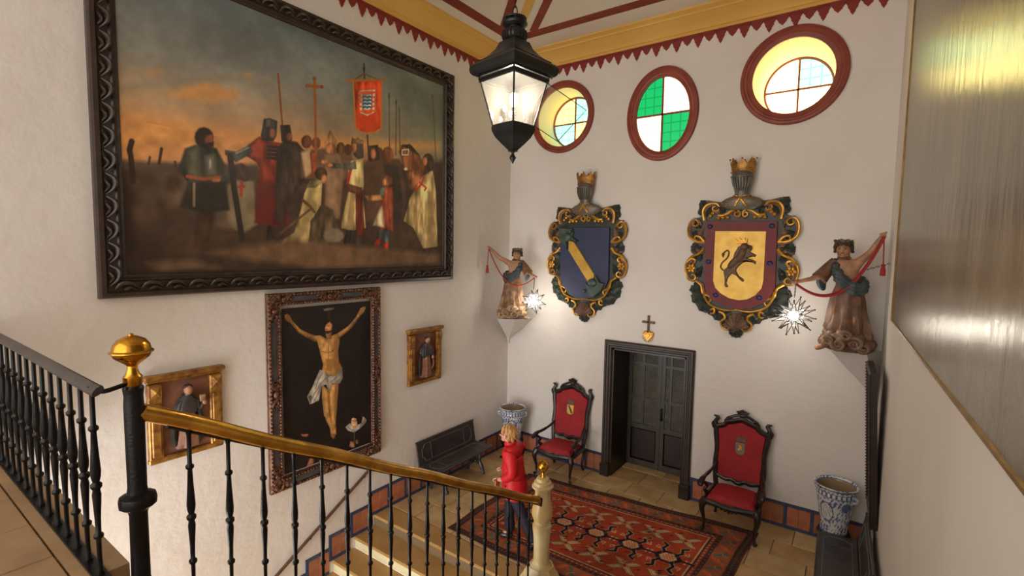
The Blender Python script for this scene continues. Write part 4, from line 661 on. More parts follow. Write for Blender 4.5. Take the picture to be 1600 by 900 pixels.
def arms(label, x, z, kind):
    t = thing('coat_of_arms', label, 'coat of arms', (x, YB-.002, z))
    half = cm(OUTLINE); MB().prism(half+[(-a, b) for a, b in half[::-1][1:-1]], 0, .045, inset=.012).build('backboard', 'scroll_green', t)
    for sx in (1, -1):
        for s in SCROLLS:
            P = cr([(a*.01*sx, -.07-.012*math.sin(i*1.1), b*.01) for i, (a, b) in enumerate(s)], 4); n = len(P)
            o = MB().tube(P, [.021-.008*(k/n) for k in range(n)], 7).build('scroll', 'gold_leaf', t)
        for s in SCROLLS[:7]:
            P = cr([(a*.0096*sx, -.04, b*.0098) for a, b in s[:-2]], 3); MB().tube(P, [.042-.018*abs(k/len(P)-.4) for k in range(len(P))], 7, flat=.7).build('carved_band', 'scroll_brown', t)
        for (a, b), wd in LEAVES+EXTRA_LEAVES:
            leafblade((a[0]*sx, a[1]), (b[0]*sx, b[1]), wd).build('leaf', 'scroll_green' if wd != 18 else 'scroll_brown', t)
        g = MB()
        for a, b in GRAPES: g.ball((a*.01*sx, -.07, b*.01), .03, 8, 6)
        g.build('fruit_cluster', 'gold_leaf', t)
        f = MB(); fx, fz = FLOWER[0][0]*.01*sx, FLOWER[0][1]*.01
        for k in range(6): a = PI/3*k; f.ball((fx+.045*math.cos(a), -.075, fz+.045*math.sin(a)), (.034, .016, .026), 8, 5, Matrix.Rotation(-a, 3, 'Y'))
        f.ball((fx, -.09, fz), .022, 8, 6); f.build('rosette', 'gold_leaf', t)
    sh = MB(); v = [(.02, -.06, -.97)]; n = 28
    for ring, (rr, ht) in enumerate(((.35, .10), (.75, .11), (1.0, .07))):
        for k in range(n+1):
            a = R(15+150*k/n); rip = .02*math.cos(k*PI/2)*rr; rad = .25*rr*(1+.06*abs(math.cos(k*PI/4))); v.append((rad*math.cos(a)*.75, -ht-rip, -.95+rad*math.sin(a)*1.0))
    sh.add(v, [(0, 1+k, 2+k) for k in range(n)]+[(1+i*(n+1)+k, 2+i*(n+1)+k, 2+(i+1)*(n+1)+k, 1+(i+1)*(n+1)+k) for i in range(2) for k in range(n)]); sh.build('shell', 'scroll_brown', t)
    if kind == 'lion':
        MB().prism(cm(PLATE), .03, .085, inset=.008).build('shield_plate', 'shield_red', t); MB().prism(cm(FIELD), .08, .10, inset=.005).build('field', 'gold_field', t)
        for a, b in BOSSES: MB().ball((a*.01, -.088, b*.01), (.042, .028, .036), 12, 6).build('boss', 'boss_blue', t)
        li = MB().prism(cm(LION), .09, .135, inset=.018).build('lion', 'lion_brown', t, smooth=60)
        mn = MB(); P = cm(LION); mn.ball((P[1][0]-.01, -.13, P[1][1]-.04), (.06, .05, .055), 10, 7); mn.ball((P[1][0]-.05, -.125, P[1][1]-.16), (.06, .05, .14), 10, 7, Matrix.Rotation(R(22), 3, 'Y')); mn.ball((P[33][0]+.07, -.125, P[33][1]+.05), (.055, .045, .13), 10, 7, Matrix.Rotation(R(38), 3, 'Y')); mn.ball((P[2][0]-.02, -.14, P[2][1]-.03), (.03, .04, .028), 8, 6); mn.build('mane', 'lion_brown', li)
        MB().tube(cr([(a*.01, -.11, b*.01) for a, b in LION_TAIL], 5), [.011]*30+[.02, .022, .02, .016, .012, .006], 7).build('tail', 'lion_brown', li)
        MB().prism(cm(LION_CROWN), .09, .13, inset=.006).build('crown', 'gold_leaf', li)
    else:
        MB().prism(cm(PLATE_BLUE), .03, .09, inset=.008).build('shield_plate', 'shield_blue', t); MB().prism(cm(BEND), .085, .115, inset=.006).build('bend', 'gold_field', t)
        for D, e in ((DRAGON_TOP, ((-.38, .52), (-.27, .60))), (DRAGON_LOW, ((.20, -.36), (.05, -.48)))):
            d = MB().prism(cm(D), .085, .145, inset=.022).build('dragon_head', 'dragon_green', t, smooth=60)
            c = [sum(q[i] for q in cm(D))/len(D) for i in (0, 1)]; m = MB(); m.ball((c[0]-.03, -.14, c[1]+.05), (.10, .05, .08), 10, 6); m.ball((e[1][0], -.155, e[1][1]), .03, 8, 6); m.build('brow', 'dragon_green', d)
            MB().ball((e[1][0]+.01, -.18, e[1][1]), .012, 6, 4).build('eye', 'gold_leaf', d)
    # helmet, visor, cuirass and crown
    MB().lathe([(.10, 1.08), (.095, 1.14), (.11, 1.20), (.14, 1.28), (.155, 1.36), (.145, 1.43), (.10, 1.47), (.02, 1.49)], 20, (0, -.125, 0), 1, .75).build('helmet', 'steel_grey', t)
    vz = MB()
    for k in range(7): a = (k-3)*.26; vz.tube(cr([(math.sin(a)*.155, -.125-math.cos(a)*.125, 1.37), (math.sin(a)*.15, -.125-math.cos(a)*.135, 1.28), (math.sin(a)*.10, -.125-math.cos(a)*.10, 1.17)], 4), .009, 5)
    vz.tube([(math.sin(a*.1)*.158, -.125-math.cos(a*.1)*.125, 1.385) for a in range(-14, 15)], .012, 6); vz.build('visor', 'steel_grey', t)
    cu = MB(); n = 24; v = []
    for f, rx, ry in ((.90, .20, .07), (.96, .30, .10), (1.02, .31, .11), (1.07, .24, .11), (1.11, .12, .10)):
        for k in range(n): a = 2*PI*k/n; v.append((rx*math.cos(a), min(-.06+ry*math.sin(a), -.004), f))
    cu.add(v, [(i*n+k, i*n+(k+1) % n, (i+1)*n+(k+1) % n, (i+1)*n+k) for i in range(4) for k in range(n)]+[tuple(range(n))]).build('cuirass', 'steel_grey', t)
    st2 = MB()
    for i in range(5):
        for k in range(-6, 7):
            if abs(k)*.045 < .30-abs(i-2)*.05: st2.ball((k*.045+(i % 2)*.02, -.06-.105*math.sqrt(max(0, 1-(k*.045/.31)**2))-.004, .93+i*.035), .007, 6, 4)
    so = st2.build('studs', 'gold_leaf', t); so['kind'] = 'stuff'
    bw_ = MB(); 
    for sx in (-1, 1): bw_.tube(cr([(0, -.175, 1.08), (sx*.07, -.18, 1.11), (sx*.11, -.16, 1.085), (0, -.178, 1.07)], 4), .016, 6, flat=.5); bw_.tube(cr([(0, -.175, 1.07), (sx*.05, -.18, 1.0), (sx*.085, -.165, .95)], 4), .018, 6, flat=.5)
    bw_.ball((0, -.185, 1.075), .022, 8, 5); bw_.build('bow', 'gold_leaf', t)
    crown3(t, (0, 1.42), .155, .23, material='old_gilt')
arms('carved coat of arms with a blue shield crossed by a gold bend between dragon heads', -4.195, 3.86, 'bend')
arms('carved coat of arms with a gold shield bearing a crowned lion in a red border', -1.575, 3.87, 'lion')

# cross above the door
cx_ = thing('wall_cross', 'small wooden cross on a gilt heart mounted above the doorway', 'cross', (-2.972, YB-.002, 2.78))
c = MB(); c.bevbox((0, -.025, .09), (.034, .025, .27), .004); c.bevbox((0, -.025, .125), (.19, .025, .034), .004); c.ball((0, -.025, .225), (.025, .016, .022), 8, 5); c.ball((-.095, -.025, .125), (.02, .016, .024), 8, 5); c.ball((.095, -.025, .125), (.02, .016, .024), 8, 5); c.build('cross_body', 'lion_brown', cx_)
hz = [(0, -.215), (.05, -.16), (.10, -.10), (.105, -.06), (.07, -.03), (.03, -.03), (0, -.05), (-.03, -.03), (-.07, -.03), (-.105, -.06), (-.10, -.10), (-.05, -.16)]
MB().prism(hz, 0, .04, inset=.012).build('heart', 'gold_leaf', cx_, smooth=50)
h = MB(); h.prism([(a*.45, (b+.10)*.45-.10) for a, b in hz], .04, .055, inset=.006)
for k in range(14): a = 2*PI*k/14; h.ball((.085*math.cos(a), -.042, -.10+.09*math.sin(a)-.02), .013, 6, 4)
h.build('heart_relief', 'gold_leaf', cx_)

# ================================================================ railings
BAL = [(.017, 0), (.019, .012), (.012, .03), (.0105, .10), (.0115, .19), (.021, .20), (.021, .215), (.0115, .225), (.013, .30), (.019, .42), (.015, .445), (.024, .458), (.024, .475), (.014, .485), (.02, .51), (.022, .54), (.015, .66), (.012, .74), (.021, .75), (.021, .765), (.0115, .775), (.011, .93), (.015, .955), (.017, .97)]
bal_me = MB().lathe(BAL, 10).mesh('baluster', 50); bal_me.materials.append(MATS['black_iron'])
RX = -3.0; SL = (1.115-3.235)/(4.885-.94)
def rz_(y): return 3.235+(y-.94)*SL
sr = thing('stair_railing', 'sloping balustrade of black iron balusters under a thick brass handrail', 'railing', (RX, 0, 0))
P = [(0, .93, rz_(.93)+.004)]+[(0, .94+k*(4.85-.94)/24, rz_(.94+k*(4.85-.94)/24)+.006*math.sin(k*1.1)) for k in range(25)]+[(0, 4.86, rz_(4.86)-.005)]
MB().tube(P, .044, 14).build('handrail', 'brass_rail', sr)
MB().bevbox((0, 4.845, rz_(4.85)-.005), (.10, .05, .11), .012).build('rail_end', 'black_iron', sr)
MB().tube([(0, 1.05, rz_(1.05)-.047), (0, 4.80, rz_(4.80)-.05)], .012, 6).build('under_rail', 'black_iron', sr)
for k in range(18): y = 1.15+.205*k; link('baluster', bal_me, sr, (0, y, rz_(y)-.05-.96))
lr = thing('gallery_railing', 'level balustrade of black iron balusters along the gallery floor edge', 'railing', (0, .75, 0))
MB().tube(cr([(XL+.002, 0, 3.405), (-4.4, 0, 3.402), (-3.08, 0, 3.395), (-2.99, .005, 3.393)], 8), .030, 10, flat=.55).build('handrail', 'rail_paint', lr)
MB().tube(cr([(-3.02, 0, 3.392), (-2.975, .03, 3.385), (-2.975, .09, 3.395), (-2.99, .125, 3.398)], 5), .012, 8).build('rail_link', 'black_iron', lr)
MB().span((XL+.005, -.03, 2.43), (-2.93, .03, 2.442)).build('base_strip', 'black_iron', lr)
x = -3.045
while x > XL+.05: link('baluster', bal_me, lr, (x, 0, 2.436)); x -= .186
un = thing('iron_newel', 'stout black iron newel post topped by a flattened brass ball', 'newel post', (RX, .905, 2.03))
pf = [(.05, .142), (.05, .3), (.043, .32), (.041, .68), (.047, .70), (.082, .725), (.085, .755), (.08, .775), (.047, .79), (.043, .82), (.045, 1.25), (.042, 1.30), (.047, 1.34), (.038, 1.355)]
MB().lathe(pf, 12).build('post', 'black_iron', un)
MB().lathe([(.036, 1.35), (.041, 1.365), (.042, 1.40), (.03, 1.415), (.022, 1.44), (.022, 1.455), (.045, 1.475), (.075, 1.50), (.084, 1.52), (.094, 1.525), (.094, 1.532), (.084, 1.538), (.078, 1.565), (.06, 1.59), (.03, 1.605), (.012, 1.61), (.012, 1.618), (0.001, 1.622)], 28).build('finial', 'brass', un)
sn = thing('stone_newel', 'turned cream marble newel post with a brass ball at the foot of the railing', 'newel post', (RX, 4.925, 0))
MB().lathe([(.265, 0), (.265, .10), (.245, .14), (.23, .15), (.21, .20), (.165, .27), (.155, .30)], 8, rot=PI/8).build('base', 'marble', sn, smooth=20)
MB().lathe([(.15, .29), (.11, .32), (.095, .36), (.095, .52), (.10, .66), (.112, .76), (.115, .80), (.10, .815), (.085, .825), (.10, .84), (.085, .855), (.11, .88), (.125, .93), (.125, .99), (.11, 1.06), (.095, 1.14), (.09, 1.22), (.10, 1.26), (.13, 1.275), (.13, 1.295), (.11, 1.31), (.105, 1.34), (.08, 1.355), (.075, 1.385), (.05, 1.40)], 20).build('shaft', 'marble', sn)
MB().lathe([(.035, 1.395), (.03, 1.41), (.018, 1.43), (.018, 1.455), (.04, 1.475), (.066, 1.51), (.07, 1.52), (.07, 1.53), (.064, 1.56), (.045, 1.585), (.02, 1.60), (.008, 1.605), (.001, 1.61)], 24).build('finial', 'brass', sn)
wh = thing('wall_handrail', 'thin brown wooden handrail sloping down the left wall above the steps', 'handrail', (XL, 0, 0))
a, b = Vector((.06, 4.78, .84)), Vector((.06, 1.7, -.99)); MB().tube([a, b], .022, 10).build('rail', 'wood_rail', wh)
for t in (.06, .35, .65, .95): q = a.lerp(b, t); MB().tube([(0.0, q.y, q.z-.05), (.05, q.y, q.z-.05), (.06, q.y, q.z-.015)], .008, 6).build('bracket', 'black_iron', wh)

# ================================================================ rug
RUGQ = [(-4.79, 5.20), (-1.25, 5.14), (-1.06, 7.86), (-4.83, 7.42)]
ct = ((-4.79-1.25-1.06-4.83)/4, (5.20+5.14+7.86+7.42)/4)
rg = thing('rug', 'red and navy patterned oriental rug spread over the stone landing', 'rug', (ct[0], ct[1], .001))
rc = Canvas(520, 370, 1.0); Wm, Hm = 3.65, 2.55
def rp(pts): return [(x/Wm*1000, y/Hm*1000) for x, y in pts]
def rpoly(pts, c, s=1.0): rc.poly(rp(pts), c, s)
def rline(pts, c, w): rc.line(rp(pts), c, w)
def rrect(x0, y0, x1, y1, c): rpoly([(x0, y0), (x1, y0), (x1, y1), (x0, y1)], c, .8)
NAVY, CREAM, RED, BRN, TEAL, OR = (34, 34, 48), (200, 170, 124), (164, 70, 46), (84, 62, 52), (74, 96, 104), (190, 96, 62)
rc.a[:] = (92, 54, 44); rrect(.03, .03, Wm-.03, Hm-.03, (66, 54, 50)); rrect(.12, .12, Wm-.12, Hm-.12, (160, 84, 60)); rrect(.135, .135, Wm-.135, Hm-.135, (150, 92, 66))
rrect(.36, .36, Wm-.36, Hm-.36, (70, 54, 50)); rrect(.42, .42, Wm-.42, Hm-.42, (150, 70, 54)); rrect(.47, .47, Wm-.47, Hm-.47, (52, 40, 42)); rrect(.49, .49, Wm-.49, Hm-.49, CREAM); rrect(.51, .51, Wm-.51, Hm-.51, RED)
def ring(inset, step, fn):
    w, h = Wm-2*inset, Hm-2*inset; k = 0
    for ax, L in ((0, w), (1, h)):
        n = int(L/step)
        for i in range(n):
            t = inset+(i+.5)*L/n
            for far in (0, 1):
                if ax == 0: fn(lambda u, v, t=t, far=far: (t+u, (inset+v) if not far else Hm-inset-v), i)
                else: fn(lambda u, v, t=t, far=far: ((inset+v) if not far else Wm-inset-v, t+u), i)
ring(.075, .055, lambda f, i: rpoly([f(-.015, -.02), f(.015, -.02), f(.0, .02)], (128, 84, 64)))
def tick(f, i):
    c = (TEAL, (204, 96, 60), (84, 104, 96), (196, 84, 56))[i % 4]; rpoly([f(-.09, -.085), f(-.03, -.085), f(.09, .085), f(.03, .085)] if i % 2 else [f(.09, -.08), f(.04, -.08), f(-.08, .08), f(-.03, .08)], c)
    rline([f(-.02, -.09), f(.0, -.03), f(.05, .0)], (184, 132, 92), 1.6)
ring(.25, .165, tick)
ring(.39, .08, lambda f, i: rpoly([f(-.02, -.015), f(.02, -.015), f(.0, .02)], (136, 80, 62)))
ring(.445, .07, lambda f, i: rpoly([f(-.015, 0), f(0, -.015), f(.015, 0), f(0, .015)], (196, 150, 112)))
cy = Hm/2
for i in range(6):                                   # beige cross shapes along both sides of the field
    for s in (-1, 1):
        cx0, c0 = .74+i*.435, cy+s*.50
        for sx in (-1, 1):
            for w, c in ((.125, (70, 50, 46)), (.105, (196, 164, 118)), (.065, (146, 112, 82)), (.03, (206, 178, 132))):
                rpoly([(cx0-w/2*1.2, c0), (cx0+w/2*1.2, c0), (cx0+sx*.15+w/2, c0+s*.13), (cx0+sx*.15-w/2, c0+s*.13)], c); rpoly([(cx0-w/2*1.2, c0), (cx0+w/2*1.2, c0), (cx0+sx*.13+w/2, c0-s*.12), (cx0+sx*.13-w/2, c0-s*.12)], c)
        rpoly([(cx0-.06, c0), (cx0, c0-.05), (cx0+.06, c0), (cx0, c0+.05)], (196, 104, 66)); rpoly([(cx0-.025, c0), (cx0, c0-.02), (cx0+.025, c0), (cx0, c0+.02)], NAVY)
for i in range(5):                                   # navy hooked medallions down the middle
    mx = .80+i*.515
    for s in (-1, 1):
        for sx in (-1, 1):
            rline([(mx+sx*.07, cy+s*.09), (mx+sx*.13, cy+s*.17), (mx+sx*.10, cy+s*.27), (mx+sx*.16, cy+s*.31)], CREAM, 8.5); rline([(mx+sx*.07, cy+s*.09), (mx+sx*.13, cy+s*.17), (mx+sx*.10, cy+s*.27), (mx+sx*.16, cy+s*.31)], NAVY, 6)
            rline([(mx+sx*.20, cy+s*.22), (mx+sx*.22, cy+s*.15), (mx+sx*.17, cy+s*.15), (mx+sx*.18, cy+s*.19)], CREAM, 2)
    rpoly([(mx-.19, cy), (mx-.09, cy-.13), (mx+.09, cy-.13), (mx+.19, cy), (mx+.09, cy+.13), (mx-.09, cy+.13)], NAVY)
    rpoly([(mx-.12, cy), (mx-.06, cy-.09), (mx+.06, cy-.09), (mx+.12, cy), (mx+.06, cy+.09), (mx-.06, cy+.09)], (206, 172, 128))
    for q in (-.06, -.02, .02, .06): rline([(mx+q-.05, cy-.08), (mx+q+.05, cy+.08)], (186, 96, 66), 1.4); rline([(mx+q+.05, cy-.08), (mx+q-.05, cy+.08)], (186, 96, 66), 1.4)
    for s in (-1, 1):
        for sx in (-1, 1): rpoly([(mx+.2575+sx*.03, cy+s*.035-.02), (mx+.2575+sx*.03+.02, cy+s*.035), (mx+.2575+sx*.03, cy+s*.035+.02), (mx+.2575+sx*.03-.02, cy+s*.035)], CREAM)
    rline([(mx+.19, cy), (mx+.33, cy)], NAVY, 5)
for k in range(150):                                 # scattered small blossoms
    x, y = random.uniform(.56, Wm-.56), random.uniform(.56, Hm-.56); c = random.choice((NAVY, NAVY, CREAM, (120, 40, 34), (92, 58, 48)))
    if abs(y-cy) > .30 or random.random() < .3: r = random.uniform(.012, .026); rpoly([(x-r, y), (x, y-r), (x+r, y), (x, y+r)], c); rline([(x-r*1.5, y-r), (x+r*1.5, y+r)], c, 1.3)
rc.a *= (1+.22*rc.noise(10, 8, 3)+.10*rc.noise(120, 90, 2))[..., None]
def rugfn(u, v):
    q = [np.array(p_) - np.array(ct) for p_ in RUGQ]; X = (1-u)*(1-v)*q[0][0]+u*(1-v)*q[1][0]+u*v*q[2][0]+(1-u)*v*q[3][0]; Y = (1-u)*(1-v)*q[0][1]+u*(1-v)*q[1][1]+u*v*q[2][1]+(1-u)*v*q[3][1]
    wob = .012*np.sin(u*17)*(np.abs(v-.5)*2)**6+.012*np.sin(v*13)*0; return X+.010*np.sin(v*15)*(np.abs(u-.5)*2)**6, Y+wob, .007+0*u
rc.grid('pile', rugfn, 'wool', rg)
ed = MB(); u = np.linspace(0, 1, 41); loop = []
for a0, b0 in ((u, 0*u), (0*u+1, u), (u[::-1], 0*u+1), (0*u, u[::-1])):
    X, Y, Zz = rugfn(a0, b0); loop += [(float(p_), float(q_)) for p_, q_ in zip(X[:-1], Y[:-1])]
ed.tube([(p_, q_, .005) for p_, q_ in loop], .006, 6, True); ed.build('selvedge', 'rug_edge', rg)

# ================================================================ armchairs
def armchair(label, x, y, rz, emblem):
    t = thing('armchair', label, 'chair', (x, y, .013 if False else 0), rz, None)
    W, D, S = .70, .58, .50        # front at -y
    sr_ = MB(); n = 24
    for s in (-1, 1): sr_.tube(cr([(s*W/2, -D/2, S-.04), (s*W/2*.96, 0, S-.045), (s*W/2*.90, D/2, S-.04)], 4), .035, 8, flat=1.3)
    sr_.tube(cr([(-W/2, -D/2, S-.04), (-W*.25, -D/2-.02, S-.05), (0, -D/2-.025, S-.07), (W*.25, -D/2-.02, S-.05), (W/2, -D/2, S-.04)], 4), .036, 8, flat=1.3); sr_.tube([(-W*.45, D/2, S-.04), (W*.45, D/2, S-.04)], .03, 8)
    for k in range(5): sr_.ball(((k-2)*.05, -D/2-.045, S-.085-.012*(2-abs(k-2))), .022, 8, 5)
    sr_.build('seat_frame', 'dark_wood', t)
    sc = MB(); v = []; N = 14
    for i in range(N+1):
        for j in range(N+1):
            u_, v_ = i/N*2-1, j/N*2-1; w = W/2*(1-.05*(v_+1))-.015; e = (1-u_**6)*(1-v_**6); v.append((u_*w, v_*(D/2-.01), S-.02+.085*max(e, 0)**.5+.025*(1-u_*u_)*(1-v_*v_)))
    sc.add(v, [(i*(N+1)+j, (i+1)*(N+1)+j, (i+1)*(N+1)+j+1, i*(N+1)+j+1) for i in range(N) for j in range(N)]); sc.build('seat_cushion', 'velvet', t)
    for s in (-1, 1):
        MB().tube(cr([(s*(W/2-.01), -D/2, S-.02), (s*(W/2+.025), -D/2-.03, S-.14), (s*(W/2-.005), -D/2-.005, S-.32), (s*(W/2-.005), -D/2-.01, .06), (s*(W/2+.02), -D/2-.05, .022)], 5), [.05, .052, .054, .052, .048, .042, .037, .033, .029, .026, .024, .022, .021, .02, .021, .022, .024, .026, .028, .03, .022], 9).build('leg', 'dark_wood', t)
        MB().tube(cr([(s*W*.44, D/2-.01, S-.02), (s*W*.46, D/2+.02, S-.16), (s*W*.43, D/2-.01, S-.32), (s*W*.43, D/2+.02, .05), (s*W*.45, D/2+.05, .02)], 5), [.04, .04, .04, .038, .036, .033, .03, .028, .026, .024, .022, .021, .02, .02, .02, .021, .022, .024, .026, .026, .02], 9).build('leg', 'dark_wood', t)
        MB().tube(cr([(s*(W/2-.02), -D/2+.17, S), (s*(W/2+.03), -D/2+.12, S+.06), (s*(W/2-.005), -D/2+.13, S+.13), (s*(W/2+.045), -D/2+.06, S+.21)], 5), [.03, .032, .032, .03, .026, .024, .023, .023, .024, .024, .024, .023, .022, .022, .024, .026], 8).build('arm_support', 'dark_wood', t)
        MB().tube(cr([(s*W*.455, D/2+.045, S+.33), (s*(W/2+.0), D/2-.12, S+.27), (s*(W/2+.04), 0, S+.235), (s*(W/2+.055), -D/2+.10, S+.235), (s*(W/2+.06), -D/2-.02, S+.20), (s*(W/2+.06), -D/2-.035, S+.165)], 5), [.03]*8+[.036]*6+[.042, .048, .05, .052, .054, .054, .052, .05, .046, .04, .034, .022], 9, flat=.75).build('arm', 'dark_wood', t)
    lean = Matrix.Translation((0, D/2, S)) @ Matrix.Rotation(R(-8), 4, 'X') @ Matrix.Translation((0, 0, 0))
    bw, zb0, zb1 = .34, .13, .94
    fr_ = MB()
    for s in (-1, 1): fr_.tube(cr([(s*.30, 0, -.06), (s*.325, 0, .08), (s*(bw+.005), 0, .30), (s*(bw-.005), 0, .55), (s*(bw+.03), 0, .80), (s*(bw+.03), 0, .90)], 5), .036, 8, flat=1.2)
    fr_.tube(cr([(-bw-.03, 0, .88), (-.25, 0, .93), (-.21, -.005, .98), (-.11, -.01, 1.01), (0, -.01, 1.05), (.11, -.01, 1.01), (.21, -.005, .98), (.25, 0, .93), (bw+.03, 0, .88)], 4), .034, 8, flat=1.25)
    fr_.tube(cr([(-.31, 0, .14), (-.18, 0, .10), (-.10, 0, .115), (0, 0, .075), (.10, 0, .115), (.18, 0, .10), (.31, 0, .14)], 4), .030, 8, flat=1.2)
    for s in (-1, 1): fr_.tube(cr([(s*.22, -.01, 1.03), (s*.12, -.015, 1.09), (0, -.02, 1.13)], 4), .022, 7); fr_.tube(cr([(s*.25, -.01, .99), (s*.19, -.02, 1.06), (s*.14, -.02, 1.03)], 4), .018, 7)
    fr_.xf(lean).build('back_frame', 'dark_wood', t)
    cr_ = MB()
    for k in range(-4, 5): cr_.tube(cr([(k*.008, -.015, 1.10), (k*.018, -.03, 1.16), (k*.022, -.02, 1.205-abs(k)*.010)], 3), [.013, .014, .014, .013, .013, .012, .010], 6)
    cr_.ball((0, -.03, 1.11), (.05, .025, .03), 8, 5); cr_.xf(lean).build('crest_ornament', 'dark_wood', t)
    for s in (-1, 1):
        f = MB(); f.tube(cr([(s*(bw+.03), 0, .88), (s*(bw+.045), -.01, .96), (s*(bw+.01), -.01, 1.02), (s*(bw+.05), -.015, 1.03)], 4), [.036, .036, .034, .034, .032, .03, .03, .03, .03, .028, .026, .022, .012], 7); f.tube(cr([(s*(bw+.05), 0, .95), (s*(bw+.085), -.01, .92), (s*(bw+.07), -.01, .84)], 4), [.022, .022, .022, .02, .02, .018, .016, .012, .008], 6)
        for k in range(3): f.ball((s*(bw+.02+k*.02), -.02, 1.045), .016, 6, 4)
        f.xf(lean).build('back_finial', 'dark_wood', t)
    out = [(-.31, .15), (-.18, .115), (-.10, .13), (0, .10), (.10, .13), (.18, .115), (.31, .15), (.325, .35), (.322, .6), (.345, .86), (.25, .90), (.20, .955), (.11, .985), (0, 1.02), (-.11, .985), (-.20, .955), (-.25, .90), (-.345, .86), (-.322, .6), (-.325, .35)]
    bp = MB().prism(out, -.022, .018, inset=.02).xf(lean).build('back_panel', 'velvet', t)
    em = MB(); em.prism([(-.07, .70), (.07, .70), (.07, .56), (.05, .53), (0, .515), (-.05, .53), (-.07, .56)], .016, .028, inset=.004); em.xf(lean).build('emblem_shield', 'gold_field' if emblem == 'bend' else 'steel_grey', bp)
    e2 = MB(); e2.prism([(-.10, .80), (-.062, .715), (.062, .715), (.10, .80), (.06, .77), (.03, .815), (0, .78), (-.03, .815), (-.06, .77)], .016, .03, inset=.004); e2.xf(lean).build('emblem_crown', 'lion_brown', bp)
    e3 = MB()
    if emblem == 'bend': e3.prism([(-.055, .685), (-.025, .69), (.055, .56), (.03, .54)], .027, .034)
    else: e3.prism([(-.03, .66), (.01, .685), (.04, .655), (.025, .62), (.035, .58), (.01, .60), (-.02, .575), (-.04, .60), (-.015, .63)], .027, .036, inset=.004)
    e3.xf(lean).build('emblem_charge', 'scroll_green' if emblem == 'bend' else 'gold_leaf', bp)
    return t
armchair('red velvet armchair with a bend shield emblem, beside the blue flowerpot in the corner', -4.38, 7.80, R(2), 'bend')
armchair('red velvet armchair with a lion shield emblem, between the doorway and the corner bench', -1.40, 7.76, R(1), 'lion')

# ================================================================ benches
def bench(label, loc, rz):
    t = thing('bench', label, 'bench', loc, rz)                 # back towards +y, front -y
    L = 1.46
    se = MB().bevbox((0, -.02, .47), (L, .42, .035), .008).build('seat', 'bench_wood', t)
    iz = MB()
    def inl(par, y0, y1, f):
        m = MB(); x0, x1, k = -L/2+.10, L/2-.10, .06
        P = [(x0, y0+k), (x0+k*.6, y0+k), (x0+k, y0), (x1-k, y0), (x1-k*.6, y0+k), (x1, y0+k), (x1, y1-k), (x1-k*.6, y1-k), (x1-k, y1), (x0+k, y1), (x0+k*.6, y1-k), (x0, y1-k)]
        m.tube([f(a, b) for a, b in P], .004, 4, True)
        for q in (-.42, .42): m.tube([f(q, y0), f(q, y1)], .003, 4)
        m.build('inlay', 'inlay', par)
    inl(se, -.17, .13, lambda a, b: (a, b, .488)); 
    nos = MB(); nos.tube([(-L/2, -.23, .468), (L/2, -.23, .468)], .014, 8); nos.build('seat_edge', 'bench_wood', se)
    M = Matrix.Translation((0, .19, .47)) @ Matrix.Rotation(R(-10), 4, 'X')
    bk = MB().bevbox((0, .015, .19), (L, .03, .42), .006).xf(M).build('backrest', 'bench_wood', t)
    inl(bk, .06, .34, lambda a, b: tuple(M @ Vector((a, -.002, b))))
    tp = MB(); tp.tube([tuple(M @ Vector((-L/2-.01, .01, .40))), tuple(M @ Vector((L/2+.01, .01, .40)))], .016, 8); tp.build('top_rail', 'bench_wood', bk)
    for s in (-1, 1):
        en = MB()
        for k in range(14): en.ball(tuple(M @ Vector((s*(L/2), .01, .03+k*.027))), .011, 6, 4)
        en.build('carved_edge', 'copper_gilt', bk)
        for q in (-1, 1):
            MB().tube(cr([(s*.48, q*.05-.02, .45), (s*.48, q*.10-.02, .36), (s*.48, q*.09-.02, .27), (s*.48, q*.15-.02, .14), (s*.48, q*.19-.02, .03)], 4), [.03, .034, .034, .03, .026, .028, .034, .034, .028, .026, .03, .034, .034, .03, .03, .034, .03], 8).build('leg', 'bench_wood', t)
        cb = MB(); cb.tube([(s*.48, -.15, .20), (s*.48, -.02, .235), (s*.48, .11, .20)], [.022, .034, .022], 8); cb.ball((s*.48, -.02, .235), .045, 8, 6); cb.build('cross_brace', 'bench_wood', t)
        MB().tube(cr([(s*.47, -.02, .22), (s*.30, -.02, .30), (s*.22, -.02, .42), (s*.18, -.02, .455)], 4), .012, 6).build('iron_stay', 'black_iron', t)
    return t
bench('black inlaid wooden bench standing below the friar relief against the left wall', (-5.655, 6.38, 0), PI/2)
bench('black inlaid wooden bench against the right wall, in front of the corner vase', (-.045, 6.78, 0), RA)

